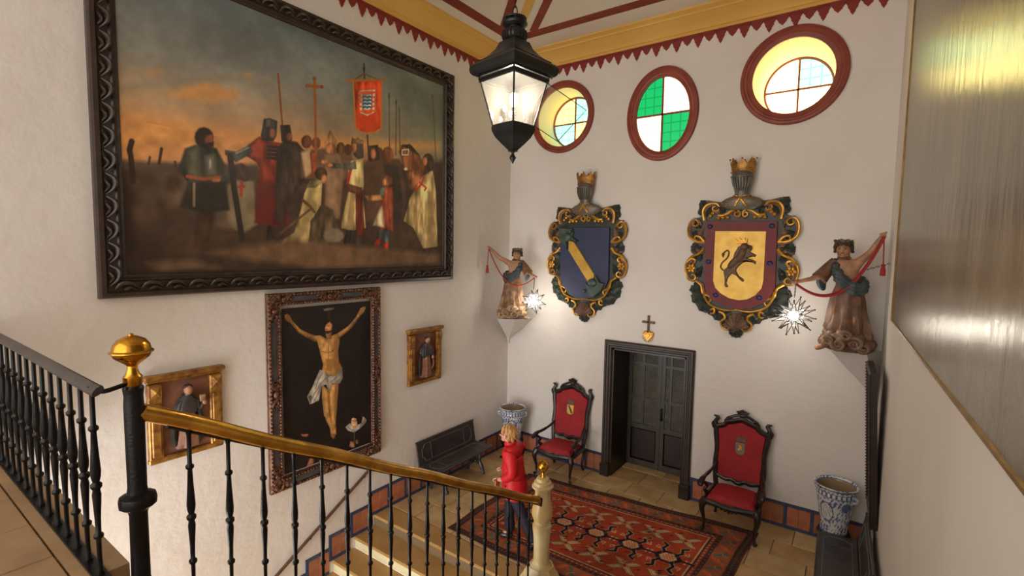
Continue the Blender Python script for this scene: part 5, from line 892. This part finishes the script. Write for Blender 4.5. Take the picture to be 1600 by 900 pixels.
# ================================================================ faience vases on iron stands
def vase(label, slab, x, y, k, facing):
    t = thing('vase', label, 'vase', (x, y, .36*k)); prof = [(.155, 0), (.165, .02), (.16, .05), (.175, .18), (.20, .34), (.225, .48), (.235, .56), (.232, .60), (.24, .615), (.245, .64), (.262, .67), (.264, .68), (.25, .685), (.225, .655), (.215, .60), (.20, .45)]
    pr = np.array(cr([(r, 0, z) for r, z in prof], 5)); Wc, Hc = 150, 96; s = np.linspace(0, len(pr)-1, Hc); rr = np.interp(s, np.arange(len(pr)), pr[:, 0]); zz = np.interp(s, np.arange(len(pr)), pr[:, 2])
    cvs = Canvas(Wc, Hc, 1); U = np.linspace(0, 2*PI, Wc)[None, :]; Zg = zz[:, None]; out_ = (np.arange(Hc) < np.argmax(rr))[:, None]
    pat = np.sin(U*14+3*np.sin(Zg*34))*np.sin(Zg*58+2*np.sin(U*9))+.6*np.sin(U*27+Zg*40)*np.cos(Zg*95); pat = pat+.8*cvs.noise(40, 20, 2)
    white, blue = np.array((214, 214, 206)), np.array((58, 76, 128)); al = np.clip((pat-.05)*2.2, 0, 1)*.85
    for zc in (.03, .55, .60, .66): al = np.maximum(al, np.clip(1.4-np.abs(Zg-zc)/.008, 0, 1)*.8+0*U)
    al = np.where((Zg > .555) & (Zg < .60), np.clip(np.sin(U*24)*2, 0, 1)*.9, al)
    for ac in (facing, facing+1.15, facing-1.15):
        d = np.angle(np.exp(1j*(U-ac)))*.2; q = (d/.085)**2+((Zg-.33)/.14)**2 if ac == facing else (d/.055)**2+((Zg-.44)/.06)**2
        al = np.where(q < 1, .06 if ac == facing else .75, al); al = np.where((q > .8) & (q < 1.15), .95, al)
        if ac == facing: al = np.where((np.abs(np.sin(d*90+Zg*30)) < .35) & (q < .55), .8, al)
    cvs.a = white*(1-al[..., None])+blue*al[..., None]; inner = ~out_ & (Zg < .655); cvs.a = np.where((inner+0*U)[..., None] > 0, np.array((150, 128, 96)), cvs.a)
    def fn(u, v):
        i = (v*(Hc-1)).round().astype(int); a = u*2*PI; return rr[i]*k*np.cos(a), rr[i]*k*np.sin(a), zz[i]*k
    cvs.grid('body', fn, 'faience', t)
    MB().lathe([(.001, .46*k), (.19*k, .47*k), (.205*k, .46*k)], 20, cap=False).build('soil', 'earth', t); MB().lathe([(.001, .003), (.154*k, .002)], 20, cap=False).build('foot', 'riser', t)
    for s in (-1, 1):
        a = facing+s*PI/2; e = Vector((math.cos(a), math.sin(a), 0)); tn = Vector((-e.y, e.x, 0)); P = [e*(.22*k)+Vector((0, 0, .50*k)), e*(.265*k)+Vector((0, 0, .52*k)), e*(.285*k)+Vector((0, 0, .565*k)), e*(.24*k)+Vector((0, 0, .585*k))]
        MB().tube(cr(P, 4), .02*k, 8).build('handle', 'boss_blue' if False else 'vase_handle', t)
    g = thing('vase_stand', slab, 'stand', (x, y, 0)); 
    MB().tube([(.185*k*math.cos(2*PI*i/28), .185*k*math.sin(2*PI*i/28), .35*k) for i in range(28)], .016*k, 8, True).build('top_ring', 'black_iron', g); MB().tube([(.16*k*math.cos(2*PI*i/24), .16*k*math.sin(2*PI*i/24), .10*k) for i in range(24)], .01*k, 6, True).build('lower_ring', 'black_iron', g)
    MB().lathe([(.001, .345*k), (.18*k, .345*k), (.18*k, .357*k), (.001, .357*k)], 20, cap=False).build('plate', 'black_iron', g)
    for i in range(4):
        a = PI/4+i*PI/2; e = Vector((math.cos(a), math.sin(a), 0)); f = lambda r, z: tuple(e*(r*k)+Vector((0, 0, z*k)))
        MB().tube(cr([f(.19, .40), f(.215, .36), f(.20, .30), f(.15, .20), f(.165, .08), f(.21, .022), f(.24, .03)], 4), .021*k, 8).build('leg', 'black_iron', g)
mat('vase_handle', (120, 132, 160), .25, (200, 202, 200), 30)
vase('blue and white faience flowerpot in the corner beside the left bench', 'black iron stand with curled legs under the flowerpot beside the left bench', -5.50, 7.83, .98, R(-60))
vase('blue and white faience flowerpot in the corner behind the right bench', 'black iron stand with curled legs under the flowerpot behind the right bench', -.145, 7.86, .98, R(-118))

# ================================================================ carved torch bearing angels
def angel(label, loc, rz, mir, sc, robe, cloud, up, out):
    t = thing('angel_statue', label, 'statue', loc, rz); X = lambda p_: (p_[0]*mir*sc, p_[1]*sc, p_[2]*sc)
    V = [(.02, 0, .66), (.02, 0, .80), (.04, -.01, .93), (.06, -.02, 1.03), (.075, -.03, 1.12), (.085, -.05, 1.175), (.09, -.06, 1.245), (.092, -.05, 1.30),
         *[(-.05+(up[0]+.05)*f, -.02-.065*f, 1.07+(up[1]-1.07)*f+.02*math.sin(f*PI)*bnd) for f, bnd in ((0, 0), (.25, -1), (.5, -2.2), (.76, -1), (.93, 0), (1.03, 0))],
         (.175, -.02, 1.07), (.25, -.05, .99), (.30, -.10, .915), (.30+(out-.30)*.45, -.16, .875), (.30+(out-.30)*.78, -.195, .85), (out, -.21, .84),
         (-.05, -.02, .58), (-.09, -.10, .40), (-.08, -.07, .22), (.09, .0, .58), (.13, -.02, .36), (.17, .0, .12), (.26, -.10, .03), (.31, -.15, .02)]
    E = [(0, 1), (1, 2), (2, 3), (3, 4), (4, 5), (5, 6), (6, 7), (3, 8), (8, 9), (9, 10), (10, 11), (11, 12), (12, 13), (3, 14), (14, 15), (15, 16), (16, 17), (17, 18), (18, 19), (0, 20), (20, 21), (21, 22), (0, 23), (23, 24), (24, 25), (25, 26), (26, 27)]
    rad = [.12, .10, .115, .115, .055, .056, .092, .07, .062, .05, .043, .036, .028, .034, .062, .05, .042, .032, .026, .03, .085, .065, .05, .085, .065, .05, .035, .03]
    skinned('body', [X(p_) for p_ in V], E, [r*sc for r in rad], 'flesh_wood', t)
    fc = MB(); fc.ball(X((.09, -.068, 1.25)), tuple(q*sc for q in (.072, .082, .088)), 16, 10); fc.ball(X((.088, -.10, 1.185)), tuple(q*sc for q in (.034, .036, .03)), 10, 6); fc.ball(X((.088, -.152, 1.238)), tuple(q*sc for q in (.012, .018, .022)), 8, 6); fc.ball(X((.089, -.145, 1.26)), tuple(q*sc for q in (.009, .014, .03)), 8, 6)
    fc.build('face', 'flesh_wood', t); ey_ = MB()
    for s in (-1, 1): ey_.ball(X((.09+s*.03, -.141, 1.256)), tuple(q*sc for q in (.013, .008, .006)), 8, 5); ey_.tube([X((.09+s*.012, -.149, 1.272)), X((.09+s*.032, -.145, 1.277)), X((.09+s*.05, -.13, 1.27))], .0035*sc, 5)
    ey_.build('eyes', 'hair_dark', t); MB().ball(X((.087, -.141, 1.205)), tuple(q*sc for q in (.018, .010, .006)), 8, 5).build('mouth', 'rope_red', t)
    for hx, hy, hz_, dx, dz in ((up[0], -.085, up[1], -.3, .9), (out, -.21, .84, .9, -.3)):       # closed fingers
        m = MB()
        for k in range(4): m.tube(cr([X((hx-.018+k*.013, hy-.01, hz_+.022-k*.006)), X((hx-.012+k*.013, hy-.05, hz_+.016-k*.006)), X((hx-.006+k*.012, hy-.046, hz_-.018-k*.004)), X((hx-.006+k*.012, hy-.02, hz_-.024-k*.003))], 3), .0095*sc, 6)
        m.tube(cr([X((hx+.03, hy-.0, hz_-.02)), X((hx+.035, hy-.035, hz_)), X((hx+.012, hy-.058, hz_+.004))], 3), .0105*sc, 6); m.build('fingers', 'flesh_wood', t)
    h = MB(); rnd = random.Random(4)
    for k in range(60):
        a, b = rnd.uniform(0, 2*PI), rnd.uniform(-.35, 1.45); c_ = (.092+.088*math.cos(a)*math.cos(b), -.045+.085*math.sin(a)*math.cos(b), 1.275+.075*math.sin(b))
        if not (c_[1] < -.07 and c_[2] < 1.325): h.ball(X(c_), .022*sc, 6, 4)
    for k in range(13): a = R(195+150*k/12); h.ball(X((.092+.076*math.cos(a), -.06+.08*math.sin(a), 1.318+.010*math.sin(k*2.6))), .02*sc, 8, 5)
    for s_ in (-1, 1):
        for k in range(3): h.ball(X((.092+s_*(.082+.004*k), -.045+.02*k, 1.285-.03*k)), .021*sc, 6, 4)
    h.build('hair', 'hair_dark', t)
    w = MB()
    for k in range(18): a = 2*PI*k/18; w.ball(X((.092+.086*math.cos(a), -.05+.086*math.sin(a), 1.338-.012*math.sin(a)+.008*math.sin(k*2.3))), tuple(q*sc for q in (.014, .03, .022)), 6, 4, Matrix.Rotation(a+.5*math.sin(k*2.1), 3, 'Z') @ Matrix.Rotation(.7*math.sin(k*1.7), 3, 'X'))
    w.build('wreath', 'wreath_leaf', t)
    sk_ = MB(); n = 44; v = []; rows = [(.90, .02, .115, .10), (.80, .02, .135, .12), (.66, .02, .17, .15), (.50, .015, .19, .16), (.38, .01, .21, .17), (.27, .01, .225, .17), (.21, .0, .20, .15)]
    for zz_, cx0, rx, ry in rows:
        am = .24*(.95-zz_)
        for k in range(n): a = 2*PI*k/n; g = 1+am*(math.cos(9*a+4*zz_)+.5*math.cos(17*a-3*zz_)); v.append(X((cx0+rx*g*math.cos(a), ry*g*math.sin(a)-.01, zz_+.03*math.cos(5*a)*(1-zz_))))
    sk_.add(v, [(i*n+k, i*n+(k+1) % n, (i+1)*n+(k+1) % n, (i+1)*n+k) for i in range(len(rows)-1) for k in range(n)]); sk_.build('robe', robe, t, smooth=60)
    for o_, m_, r_ in (((-.13, .06, .86), 'mantle_blue', .042), ((-.14, .05, .82), 'mantle_blue', .04), ((-.13, .05, .775), 'mantle_blue', .04)):
        P = cr([X(o_), X((-.11, -.11, o_[2]-.04)), X((.0, -.16, o_[2]-.01)), X((.11, -.14, o_[2]+.10)), X((.16, -.09, o_[2]+.20)), X((.16, .0, 1.10)), X((.10, .09, 1.02)), X((-.04, .12, .92))], 5, True); MB().tube(P, [r_*sc*(1+.25*math.sin(k*1.7)) for k in range(len(P))], 8, True).build('mantle', m_, t)
    MB().tube(cr([X((.16, -.02, 1.10)), X((.24, -.05, 1.0)), X((.295, -.09, .92)), X((.32, -.11, .88))], 4), [q*sc for q in (.07, .072, .074, .076, .078, .08, .082, .085, .088, .09, .092, .094, .09)], 12).build('sleeve', robe, t)
    MB().tube(cr([X((.28, -.07, .93)), X((.30, -.06, .84)), X((.27, -.03, .74))], 4), [q*sc for q in (.07, .07, .072, .07, .066, .06, .052, .04, .02)], 8, flat=.5).build('sleeve_lining', 'mantle_blue', t)
    cl = MB(); rnd = random.Random(9)
    for k in range(26):
        a = 2*PI*k/13+rnd.uniform(-.2, .2); ring_ = k//13; cl.ball(X((.0+(.225-.04*ring_)*math.cos(a), -.01+(.175-.03*ring_)*math.sin(a), .115+.09*ring_+rnd.uniform(-.03, .03))), tuple(q*sc for q in (.085, .08, .075)), 9, 6)
    cl.lathe([(.12, .0), (.21, .02), (.24, .08), (.2, .2), (.1, .26)], 18, (0, 0, 0), sc, sc*.8)
    for cx0, cz0, r0, sg in ((-.10, .13, .085, 1), (.06, .11, .075, -1), (-.19, .09, .06, -1), (.17, .14, .06, 1), (-.01, .22, .06, 1)):
        cl.tube([X((q[0], q[1], q[2])) for q in spiral((cx0, -.255+.6*cx0*cx0, cz0), r0, 1.5, .5, sg, 18)], [.024*sc]*10+[.018*sc]*9, 7)
    cl.build('cloud_base', cloud, t)
    return t, X
def corbel(label, corner, pts, top, h, low):
    # plaster bracket filling the corner under a statue and tapering into it
    t = thing('corbel', label, 'corbel', (corner[0], corner[1], top-h)); sx = 1 if low[0] > 0 else -1
    P = [(0, 0)]+pts; n = len(P); v = [(a*sx, -b, h) for a, b in P]+[(a*sx*.10, -b*.10, 0) for a, b in P]
    MB().add(v, [tuple(range(n)), tuple(range(2*n-1, n-1, -1))]+[(k, (k+1) % n, n+(k+1) % n, n+k) for k in range(n)]).build('bracket', 'plaster_smooth', t, smooth=0)
    f = MB(); f.ball((sx*.03, -.03, -.02), (.035, .035, .05), 8, 6); f.ball((sx*.03, -.03, -.09), (.022, .022, .03), 8, 6); f.build('pendant', 'plaster_smooth', t); return t
def rope_and_star(T, X, mir, sc, up, out, nrope, star_n, star_r, lr_, ls, power, sag):
    M = Matrix.Translation(T.location) @ Matrix.Rotation(T.rotation_euler.z, 4, 'Z'); W_ = lambda p_: M @ Vector(X(p_))
    hi, lo = W_((up[0], -.13, up[1]-.01)), W_((out-.005, -.25, .82)); base = hi
    r = thing('red_cord', lr_, 'cord', tuple(lo)); O = lo
    for q in range(nrope):
        d = Vector((.012*q, -.012*q, -.02*q)); P = []
        for k in range(25):
            u_ = k/24; c_ = hi.lerp(lo, u_); c_ = c_+Vector((0, 0, -sag*(4*u_*(1-u_))*(1.15-.3*u_)))+d-O; P.append(c_)
        MB().tube(P, .011*sc, 7).build('strand', 'rope_red', r)
    e = hi-O; dn = Vector((-.012*mir, -.02, -.36*sc)); MB().tube([e, e+dn*.6, e+dn], .007*sc, 6).build('tassel_cord', 'rope_red', r)
    ts = MB(); ts.lathe([(.008, .03), (.024, .02), (.022, 0), (.018, -.012), (.026, -.03), (.03, -.10), (.03, -.12), (.004, -.12)], 10, tuple(e+dn)); ts.build('tassel', 'rope_red', r)
    # star
    c0 = lo+Vector((.004*mir, -.03, -.44)); s = thing('star_lamp', ls, 'lamp', tuple(c0))
    tp = lo-c0; n = 9; ch = MB()
    for k in range(n):
        a = Vector((0, -.005, star_r*.95)).lerp(tp, (k+.5)/n); l = (tp-Vector((0, 0, star_r*.95))).length/n*.72; ax = 0 if k % 2 else 1
        ch.tube([(a.x+(.008*math.cos(w) if ax == 0 else 0), a.y+(.008*math.cos(w) if ax else 0), a.z+l*math.sin(w)) for w in [2*PI*i/8 for i in range(8)]], .003, 5, True)
    ch.build('chain', 'black_iron', s)
    MB().ball((0, 0, 0), star_r*.26, 16, 10).build('core', 'star_core', s)
    for k in range(star_n):
        zf = 1-2*(k+.5)/star_n; ph = k*2.399963; d = Vector((math.sqrt(1-zf*zf)*math.cos(ph), math.sqrt(1-zf*zf)*math.sin(ph), zf)); a = d.orthogonal().normalized(); b = d.cross(a); rb = star_r*(.30 if star_n < 18 else .17); B = [d*star_r*.30+(a*math.cos(w)+b*math.sin(w))*rb for w in (0, PI/2, PI, 1.5*PI)]
        sp_ = MB().add([tuple(q) for q in B]+[tuple(d*star_r)], [(0, 1, 4), (1, 2, 4), (2, 3, 4), (3, 0, 4)]).build('spike', 'star_glass', s, smooth=0)
        g = MB()
        for q in B: g.tube([q, d*star_r], .0048, 4)
        g.ball(tuple(d*star_r), .012, 6, 4); g.build('spike_edges', 'black_iron', sp_)
    L = lamp('star_light', 'POINT', (0, 0, 0), power, (1.0, .93, .82), shadow_soft_size=.10); L.parent = s; tag(L)
    return s
A1, X1 = angel('carved wooden angel in the left corner raising one arm, holding a star lamp', (-5.47, 7.70, 2.80), R(33), 1, .98, 'robe_gold', 'cloud_wood', (-.455, 1.375), .44)
corbel('white triangular corbel under the left corner angel', (XL+.004, YB-.004), [(.78, .25), (.62, .62), (.30, .78)], 2.797, .50, (1,))
A2, X2 = angel('carved wooden angel in the right corner raising one arm, holding a spiked star lamp', (-.14, 7.90, 2.83), R(-4), -1, 1.08, 'robe_brown', 'cloud_dark', (-.30, 1.43), .55)
corbel('white triangular corbel under the right corner angel', (XR(YB)-.004, YB-.004), [(.62, .10), (.52, .40), (.16, .44)], 2.827, .62, (-1,))
rope_and_star(A1, X1, 1, .98, (-.455, 1.375), .44, 1, 14, .235, 'red cord with tassel looped between the hands of the left corner angel', 'glass star lamp with broad points hanging from the left angel', 26, .40)
rope_and_star(A2, X2, -1, 1.08, (-.30, 1.43), .55, 2, 26, .27, 'doubled red cord with tassel looped between the hands of the right corner angel', 'many spiked glass star lamp hanging from the right angel beside the lion shield', 36, .42)
ch = thing('tether_chain', 'short iron chain tying the right corner angel to the side wall', 'chain', (.05, 7.88, 3.92)); m = MB()
for k in range(9):
    c_ = Vector((-.04, -.02, 0)).lerp(Vector((.212, .02, .09)), (k+.5)/9); m.tube([tuple(c_+Vector((.019*math.cos(w), (.009*math.sin(w) if k % 2 else 0), (.009*math.sin(w) if not k % 2 else .007*math.cos(w))))) for w in [2*PI*i/8 for i in range(8)]], .003, 5, True)
m.build('links', 'black_iron', ch)

# ================================================================ hanging lantern
LX, LY = -2.955, 4.135; lt = thing('hanging_lantern', 'large black four sided lantern with clear glass hanging on a chain', 'lantern', (LX, LY, 4.97), R(35.6-90))
q4 = PI/4-PI/4
def sq(prof, n=4): return MB().lathe(prof, n, cap=False, rot=0)
sq([(.375, .852), (.41, .857), (.437, .88), (.448, .91), (.442, .945), (.415, .97), (.37, .99), (.37, 1.0), (.31, 1.022), (.24, 1.07), (.185, 1.12), (.155, 1.175), (.15, 1.185), (.001, 1.19)]).build('roof', 'lantern_black', lt, smooth=30)
MB().lathe([(.001, .855), (.375, .855), (.375, .848), (.001, .848)], 4, cap=False).build('soffit', 'lantern_black', lt)
MB().lathe([(.08, 1.19), (.10, 1.20), (.118, 1.23), (.122, 1.26), (.11, 1.29), (.085, 1.305), (.075, 1.31), (.075, 1.325)], 24).build('gallery_ball', 'lantern_black', lt)
rb = MB()
for k in range(20): a = 2*PI*k/20; rb.tube([(.112*math.cos(a), .112*math.sin(a), 1.205), (.126*math.cos(a), .126*math.sin(a), 1.245), (.116*math.cos(a), .116*math.sin(a), 1.285)], .007, 5)
rb.build('ribbing', 'lantern_black', lt)
MB().lathe([(.10, 1.325), (.125, 1.345), (.128, 1.36), (.115, 1.372), (.115, 1.378)], 24).build('crown_ring', 'lantern_black', lt)
cg = MB()
for k in range(6): a = 2*PI*k/6; cg.tube([(.10*math.cos(a), .10*math.sin(a), 1.33), (.11*math.cos(a), .11*math.sin(a), 1.40)], .008, 5)
cg.tube([(.11*math.cos(2*PI*k/24), .11*math.sin(2*PI*k/24), 1.405) for k in range(24)], .010, 6, True); cg.lathe([(.115, 1.405), (.09, 1.425), (.02, 1.43)], 20); cg.build('vent_cap', 'lantern_black', lt)
ck = MB(); zc = 1.44
while 4.97+zc < ZC-.02:
    k = round((zc-1.44)/.088); ck.tube([((.022*math.cos(w) if k % 2 else 0), (.022*math.cos(w) if not k % 2 else 0), zc+.04+.055*math.sin(w)) for w in [2*PI*i/10 for i in range(10)]], .006, 5, True); zc += .088
ck.build('chain', 'black_iron', lt)
T0, T1 = (.345, .825), (.205, .372)
fr_ = MB()
for k in range(4):
    a = PI/2*k; e = (math.cos(a), math.sin(a)); fr_.tube([(e[0]*T0[0], e[1]*T0[0], .852), (e[0]*T1[0], e[1]*T1[0], .37)], .009, 6)
    a2 = a+PI/2; e2 = (math.cos(a2), math.sin(a2))
    for (r, z), w in ((T0, .016), ((.342, .80), .012), (T1, .010)): fr_.tube([(e[0]*r, e[1]*r, z), (e2[0]*r, e2[1]*r, z)], w, 6)
fr_.build('glazing_frame', 'lantern_black', lt)
rim = MB()
rim.lathe([(.212, .375), (.22, .355), (.215, .32), (.18, .26), (.12, .20), (.065, .15), (.048, .135), (.048, .12), (.001, .118)], 4, cap=False).build('lower_bowl', 'lantern_black', lt, smooth=30)
MB().lathe([(.001, .372), (.2, .372), (.2, .368), (.001, .368)], 4, cap=False).build('floor_plate', 'lantern_black', lt)
MB().lathe([(.05, .13), (.02, .115), (.012, .10), (.035, .06), (.012, .02), (.006, .005), (.001, 0)], 8).build('finial', 'lantern_black', lt)
def quad(a, r0, r1, z0, z1):
    e, f = (math.cos(a), math.sin(a)), (math.cos(a+PI/2), math.sin(a+PI/2)); return [(e[0]*r0, e[1]*r0, z0), (f[0]*r0, f[1]*r0, z0), (f[0]*r1, f[1]*r1, z1), (e[0]*r1, e[1]*r1, z1)]
for k in (0, 2, 3):
    MB().add(quad(PI/2*k, T1[0], T0[0]-.01, .382, .795), [(0, 1, 2, 3)]).build('glass_pane', 'lantern_glass', lt, smooth=0)
# the swung open pane, hinged on one corner bar
Q = [Vector(q) for q in quad(PI/2, T1[0], T0[0]-.01, .382, .795)]; ang = R(-124)
h0, h1 = Q[0], Q[3]; ax = (h1-h0).normalized(); Rm = Matrix.Rotation(ang, 3, ax); Q2 = [h0+Rm @ (q-h0) for q in Q]
dp = MB(); dp.add([tuple(q) for q in Q2], [(0, 1, 2, 3)]); dpo = dp.build('door_pane', 'lantern_glass', lt, smooth=0)
df = MB(); df.tube([tuple(q) for q in Q2], .006, 5, True); df.build('pane_frame', 'lantern_black', dpo)
cs = MB(); CZ = .05; cs.lathe([(.035, .325), (.05, .335), (.015, .36), (.012, .42), (.03, .43), (.012, .44), (.028, .455), (.012, .465), (.016, .50)], 12)
for k in range(3): a = R(75)+2*PI*k/3; cs.tube(cr([(0, 0, .36), (.05*math.cos(a), .05*math.sin(a), .34), (.11*math.cos(a), .11*math.sin(a), .36), (.12*math.cos(a), .12*math.sin(a), .385)], 4), .006, 6); cs.lathe([(.018, .385), (.012, .40), (.012, .44)], 8, (.12*math.cos(a), .12*math.sin(a), 0))
cs.xf(Matrix.Translation((0, 0, .05))).build('candelabrum', 'lantern_black', lt)
MB().ball((0, 0, .63), (.042, .042, .07), 12, 8).build('bulb', 'bulb', lt)
for k in range(3): a = R(75)+2*PI*k/3; MB().ball((.12*math.cos(a), .12*math.sin(a), .52), (.02, .02, .036), 10, 6).build('bulb', 'bulb_small', lt)
L = lamp('lantern_light', 'POINT', (0, 0, .63), 95, (1.0, .86, .66), shadow_soft_size=.06); L.parent = lt

# ================================================================ the visitor
wm = thing('person', 'woman in a red jacket and navy trousers walking across the rug, looking down', 'person', (-3.80, 5.46, .016), R(14)); 
def P3(pts): return [(a, b, c_) for a, b, c_ in pts]
# local: walking towards -x; near side (towards the stairs) is -y
J = dict(pel=(.02, 0, .90), wai=(.0, 0, 1.05), che=(-.03, 0, 1.22), upc=(-.035, 0, 1.335), nek=(-.065, 0, 1.425), hd0=(-.10, 0, 1.50), hd1=(-.105, 0, 1.56), hd2=(-.095, 0, 1.60),
         ls=(-.01, -.155, 1.325), le=(.075, -.225, 1.09), lw=(-.10, -.20, .975), lh=(-.165, -.17, .965), rs=(-.03, .155, 1.325), re=(-.02, .22, 1.09), rw=(-.17, .15, .99), rh=(-.225, .11, .985),
         lhip=(.02, -.09, .86), lk=(.16, -.095, .50), la=(.36, -.10, .13), lt=(.27, -.10, .04), rhip=(.0, .09, .86), rk=(-.10, .09, .50), ra=(-.08, .09, .095), rt=(-.22, .085, .045))
N = list(J); ix = {k: i for i, k in enumerate(N)}
Ed = [('pel', 'wai'), ('wai', 'che'), ('che', 'upc'), ('upc', 'nek'), ('nek', 'hd0'), ('hd0', 'hd1'), ('hd1', 'hd2'), ('upc', 'ls'), ('ls', 'le'), ('le', 'lw'), ('lw', 'lh'), ('upc', 'rs'), ('rs', 're'), ('re', 'rw'), ('rw', 'rh'), ('pel', 'lhip'), ('lhip', 'lk'), ('lk', 'la'), ('la', 'lt'), ('pel', 'rhip'), ('rhip', 'rk'), ('rk', 'ra'), ('ra', 'rt')]
rad = dict(pel=.13, wai=.115, che=.125, upc=.085, nek=.052, hd0=.07, hd1=.092, hd2=.075, ls=.045, le=.038, lw=.03, lh=.032, rs=.045, re=.038, rw=.03, rh=.032, lhip=.085, lk=.055, la=.028, lt=.018, rhip=.085, rk=.055, ra=.028, rt=.018)
skinned('body', [J[k] for k in N], [(ix[a], ix[b]) for a, b in Ed], [rad[k] for k in N], 'skin', wm)
jv = [(.02, 0, .86), (.0, 0, 1.0), (-.015, 0, 1.14), (-.03, 0, 1.26), (-.035, 0, 1.35), (-.055, 0, 1.41), (-.005, -.15, 1.345), (.045, -.205, 1.22), (.08, -.23, 1.09), (-.01, -.22, 1.03), (-.095, -.20, .98), (-.02, .15, 1.345), (-.02, .20, 1.22), (-.02, .225, 1.09), (-.09, .19, 1.04), (-.16, .155, 1.0)]
skinned('jacket', jv, [(0, 1), (1, 2), (2, 3), (3, 4), (4, 5), (4, 6), (6, 7), (7, 8), (8, 9), (9, 10), (4, 11), (11, 12), (12, 13), (13, 14), (14, 15)], [(.19, .175), (.18, .17), (.17, .165), (.17, .165), (.15, .14), .085, .10, .09, .08, .07, .06, .10, .09, .08, .07, .06], 'jacket_red', wm)
hm = MB(); v = []; n = 28
for z, rx, ry in ((.98, .155, .175), (.86, .17, .19), (.76, .178, .20), (.70, .175, .20), (.705, .165, .19)):
    for k in range(n): a = 2*PI*k/n; g = 1+.03*math.cos(7*a+z*20); v.append((.02+rx*g*math.cos(a), ry*g*math.sin(a), z+.01*math.cos(3*a)))
hm.add(v, [(i*n+k, i*n+(k+1) % n, (i+1)*n+(k+1) % n, (i+1)*n+k) for i in range(4) for k in range(n)]).build('jacket_hem', 'jacket_red', wm, smooth=60)
MB().lathe([(.075, 1.385), (.088, 1.40), (.085, 1.455), (.075, 1.46), (.07, 1.42)], 18, (-.055, 0, 0), 1, .95, cap=False).build('collar', 'jacket_red', wm)
tv = [(.02, 0, .80), (.02, -.09, .82), (.09, -.095, .66), (.165, -.095, .50), (.265, -.10, .31), (.355, -.10, .135), (.01, .09, .82), (-.05, .09, .66), (-.095, .09, .50), (-.09, .09, .30), (-.075, .09, .09)]
skinned('trousers', tv, [(0, 1), (1, 2), (2, 3), (3, 4), (4, 5), (0, 6), (6, 7), (7, 8), (8, 9), (9, 10)], [.115, .10, .09, .082, .078, .082, .10, .09, .082, .078, .084], 'trouser_navy', wm)
for P_, nm in (([(-.04, .09, .05), (-.10, .09, .048), (-.17, .088, .042), (-.235, .085, .036)], 'shoe'), ([(.395, -.10, .135), (.36, -.10, .10), (.31, -.10, .055), (.265, -.10, .035)], 'shoe')):
    MB().tube(cr(P_, 4), [.03, .038, .042, .044, .044, .044, .044, .044, .044, .042, .038, .032, .02], 10, flat=.85).build(nm, 'shoe_black', wm)
hr = MB(); rnd = random.Random(3)
hr.ball((-.05, 0, 1.59), (.098, .10, .09), 14, 9)
for k in range(90):
    a, b = rnd.uniform(0, 2*PI), rnd.uniform(-.7, 1.5); c_ = Vector((-.07+.10*math.cos(a)*math.cos(b), .10*math.sin(a)*math.cos(b), 1.575+.095*math.sin(b)))
    if c_.x < -.085 and c_.z < 1.615: continue
    d = Vector((.02*math.cos(a), .012*math.sin(a), -.06)); hr.tube(cr([c_+Vector((0, 0, .02)), c_+d*.5+Vector((math.cos(a)*.012, math.sin(a)*.012, 0)), c_+d], 3), [.02, .021, .02, .018, .016, .013, .008], 6)
hr.build('hair', 'hair_blonde', wm)
fc = MB(); fc.ball((-.115, 0, 1.545), (.085, .074, .10), 16, 10); fc.ball((-.155, 0, 1.468), (.04, .036, .03), 10, 6); fc.ball((-.203, 0, 1.525), (.02, .014, .022), 8, 6)
for s in (-1, 1): fc.ball((-.105, s*.088, 1.535), (.018, .01, .028), 8, 6)
fc.build('face', 'skin', wm)
ey = MB()
for s in (-1, 1): ey.ball((-.193, s*.033, 1.552), (.01, .018, .009), 8, 5); ey.tube([(-.19, s*.048, 1.556), (-.15, s*.078, 1.556), (-.09, s*.086, 1.55)], .003, 5)
ey.build('glasses', 'shoe_black', wm); MB().ball((-.183, 0, 1.485), (.012, .024, .006), 8, 5).build('mouth', 'rope_red', wm)
for hx, hy, hz_ in ((-.165, -.17, .965), (-.225, .11, .985)):
    m = MB()
    for k in range(4): m.tube(cr([(hx-.01, hy-.024+k*.016, hz_+.012), (hx-.05, hy-.024+k*.015, hz_+.004-.004*abs(k-1)), (hx-.058, hy-.022+k*.014, hz_-.026), (hx-.035, hy-.02+k*.013, hz_-.034)], 3), .0085, 6)
    m.tube(cr([(hx+.005, hy+(.03 if hy < 0 else -.03), hz_-.005), (hx-.025, hy+(.042 if hy < 0 else -.042), hz_-.012), (hx-.045, hy+(.03 if hy < 0 else -.03), hz_-.026)], 3), .0095, 6); m.build('fingers', 'skin', wm)
bg = thing('leaflet', 'folded tan leaflet held in front of the woman in red', 'leaflet', (-3.80-.189, 5.46-.13, .80+.016), R(14)); m = MB()
m.bevbox((0, 0, .02), (.012, .17, .24), .003, Matrix.Rotation(R(8), 3, 'Y')); m.build('cover', 'paper', bg); MB().bevbox((-.012, .012, .01), (.008, .16, .22), .002, Matrix.Rotation(R(14), 3, 'Y')).build('pages', 'candle', bg)
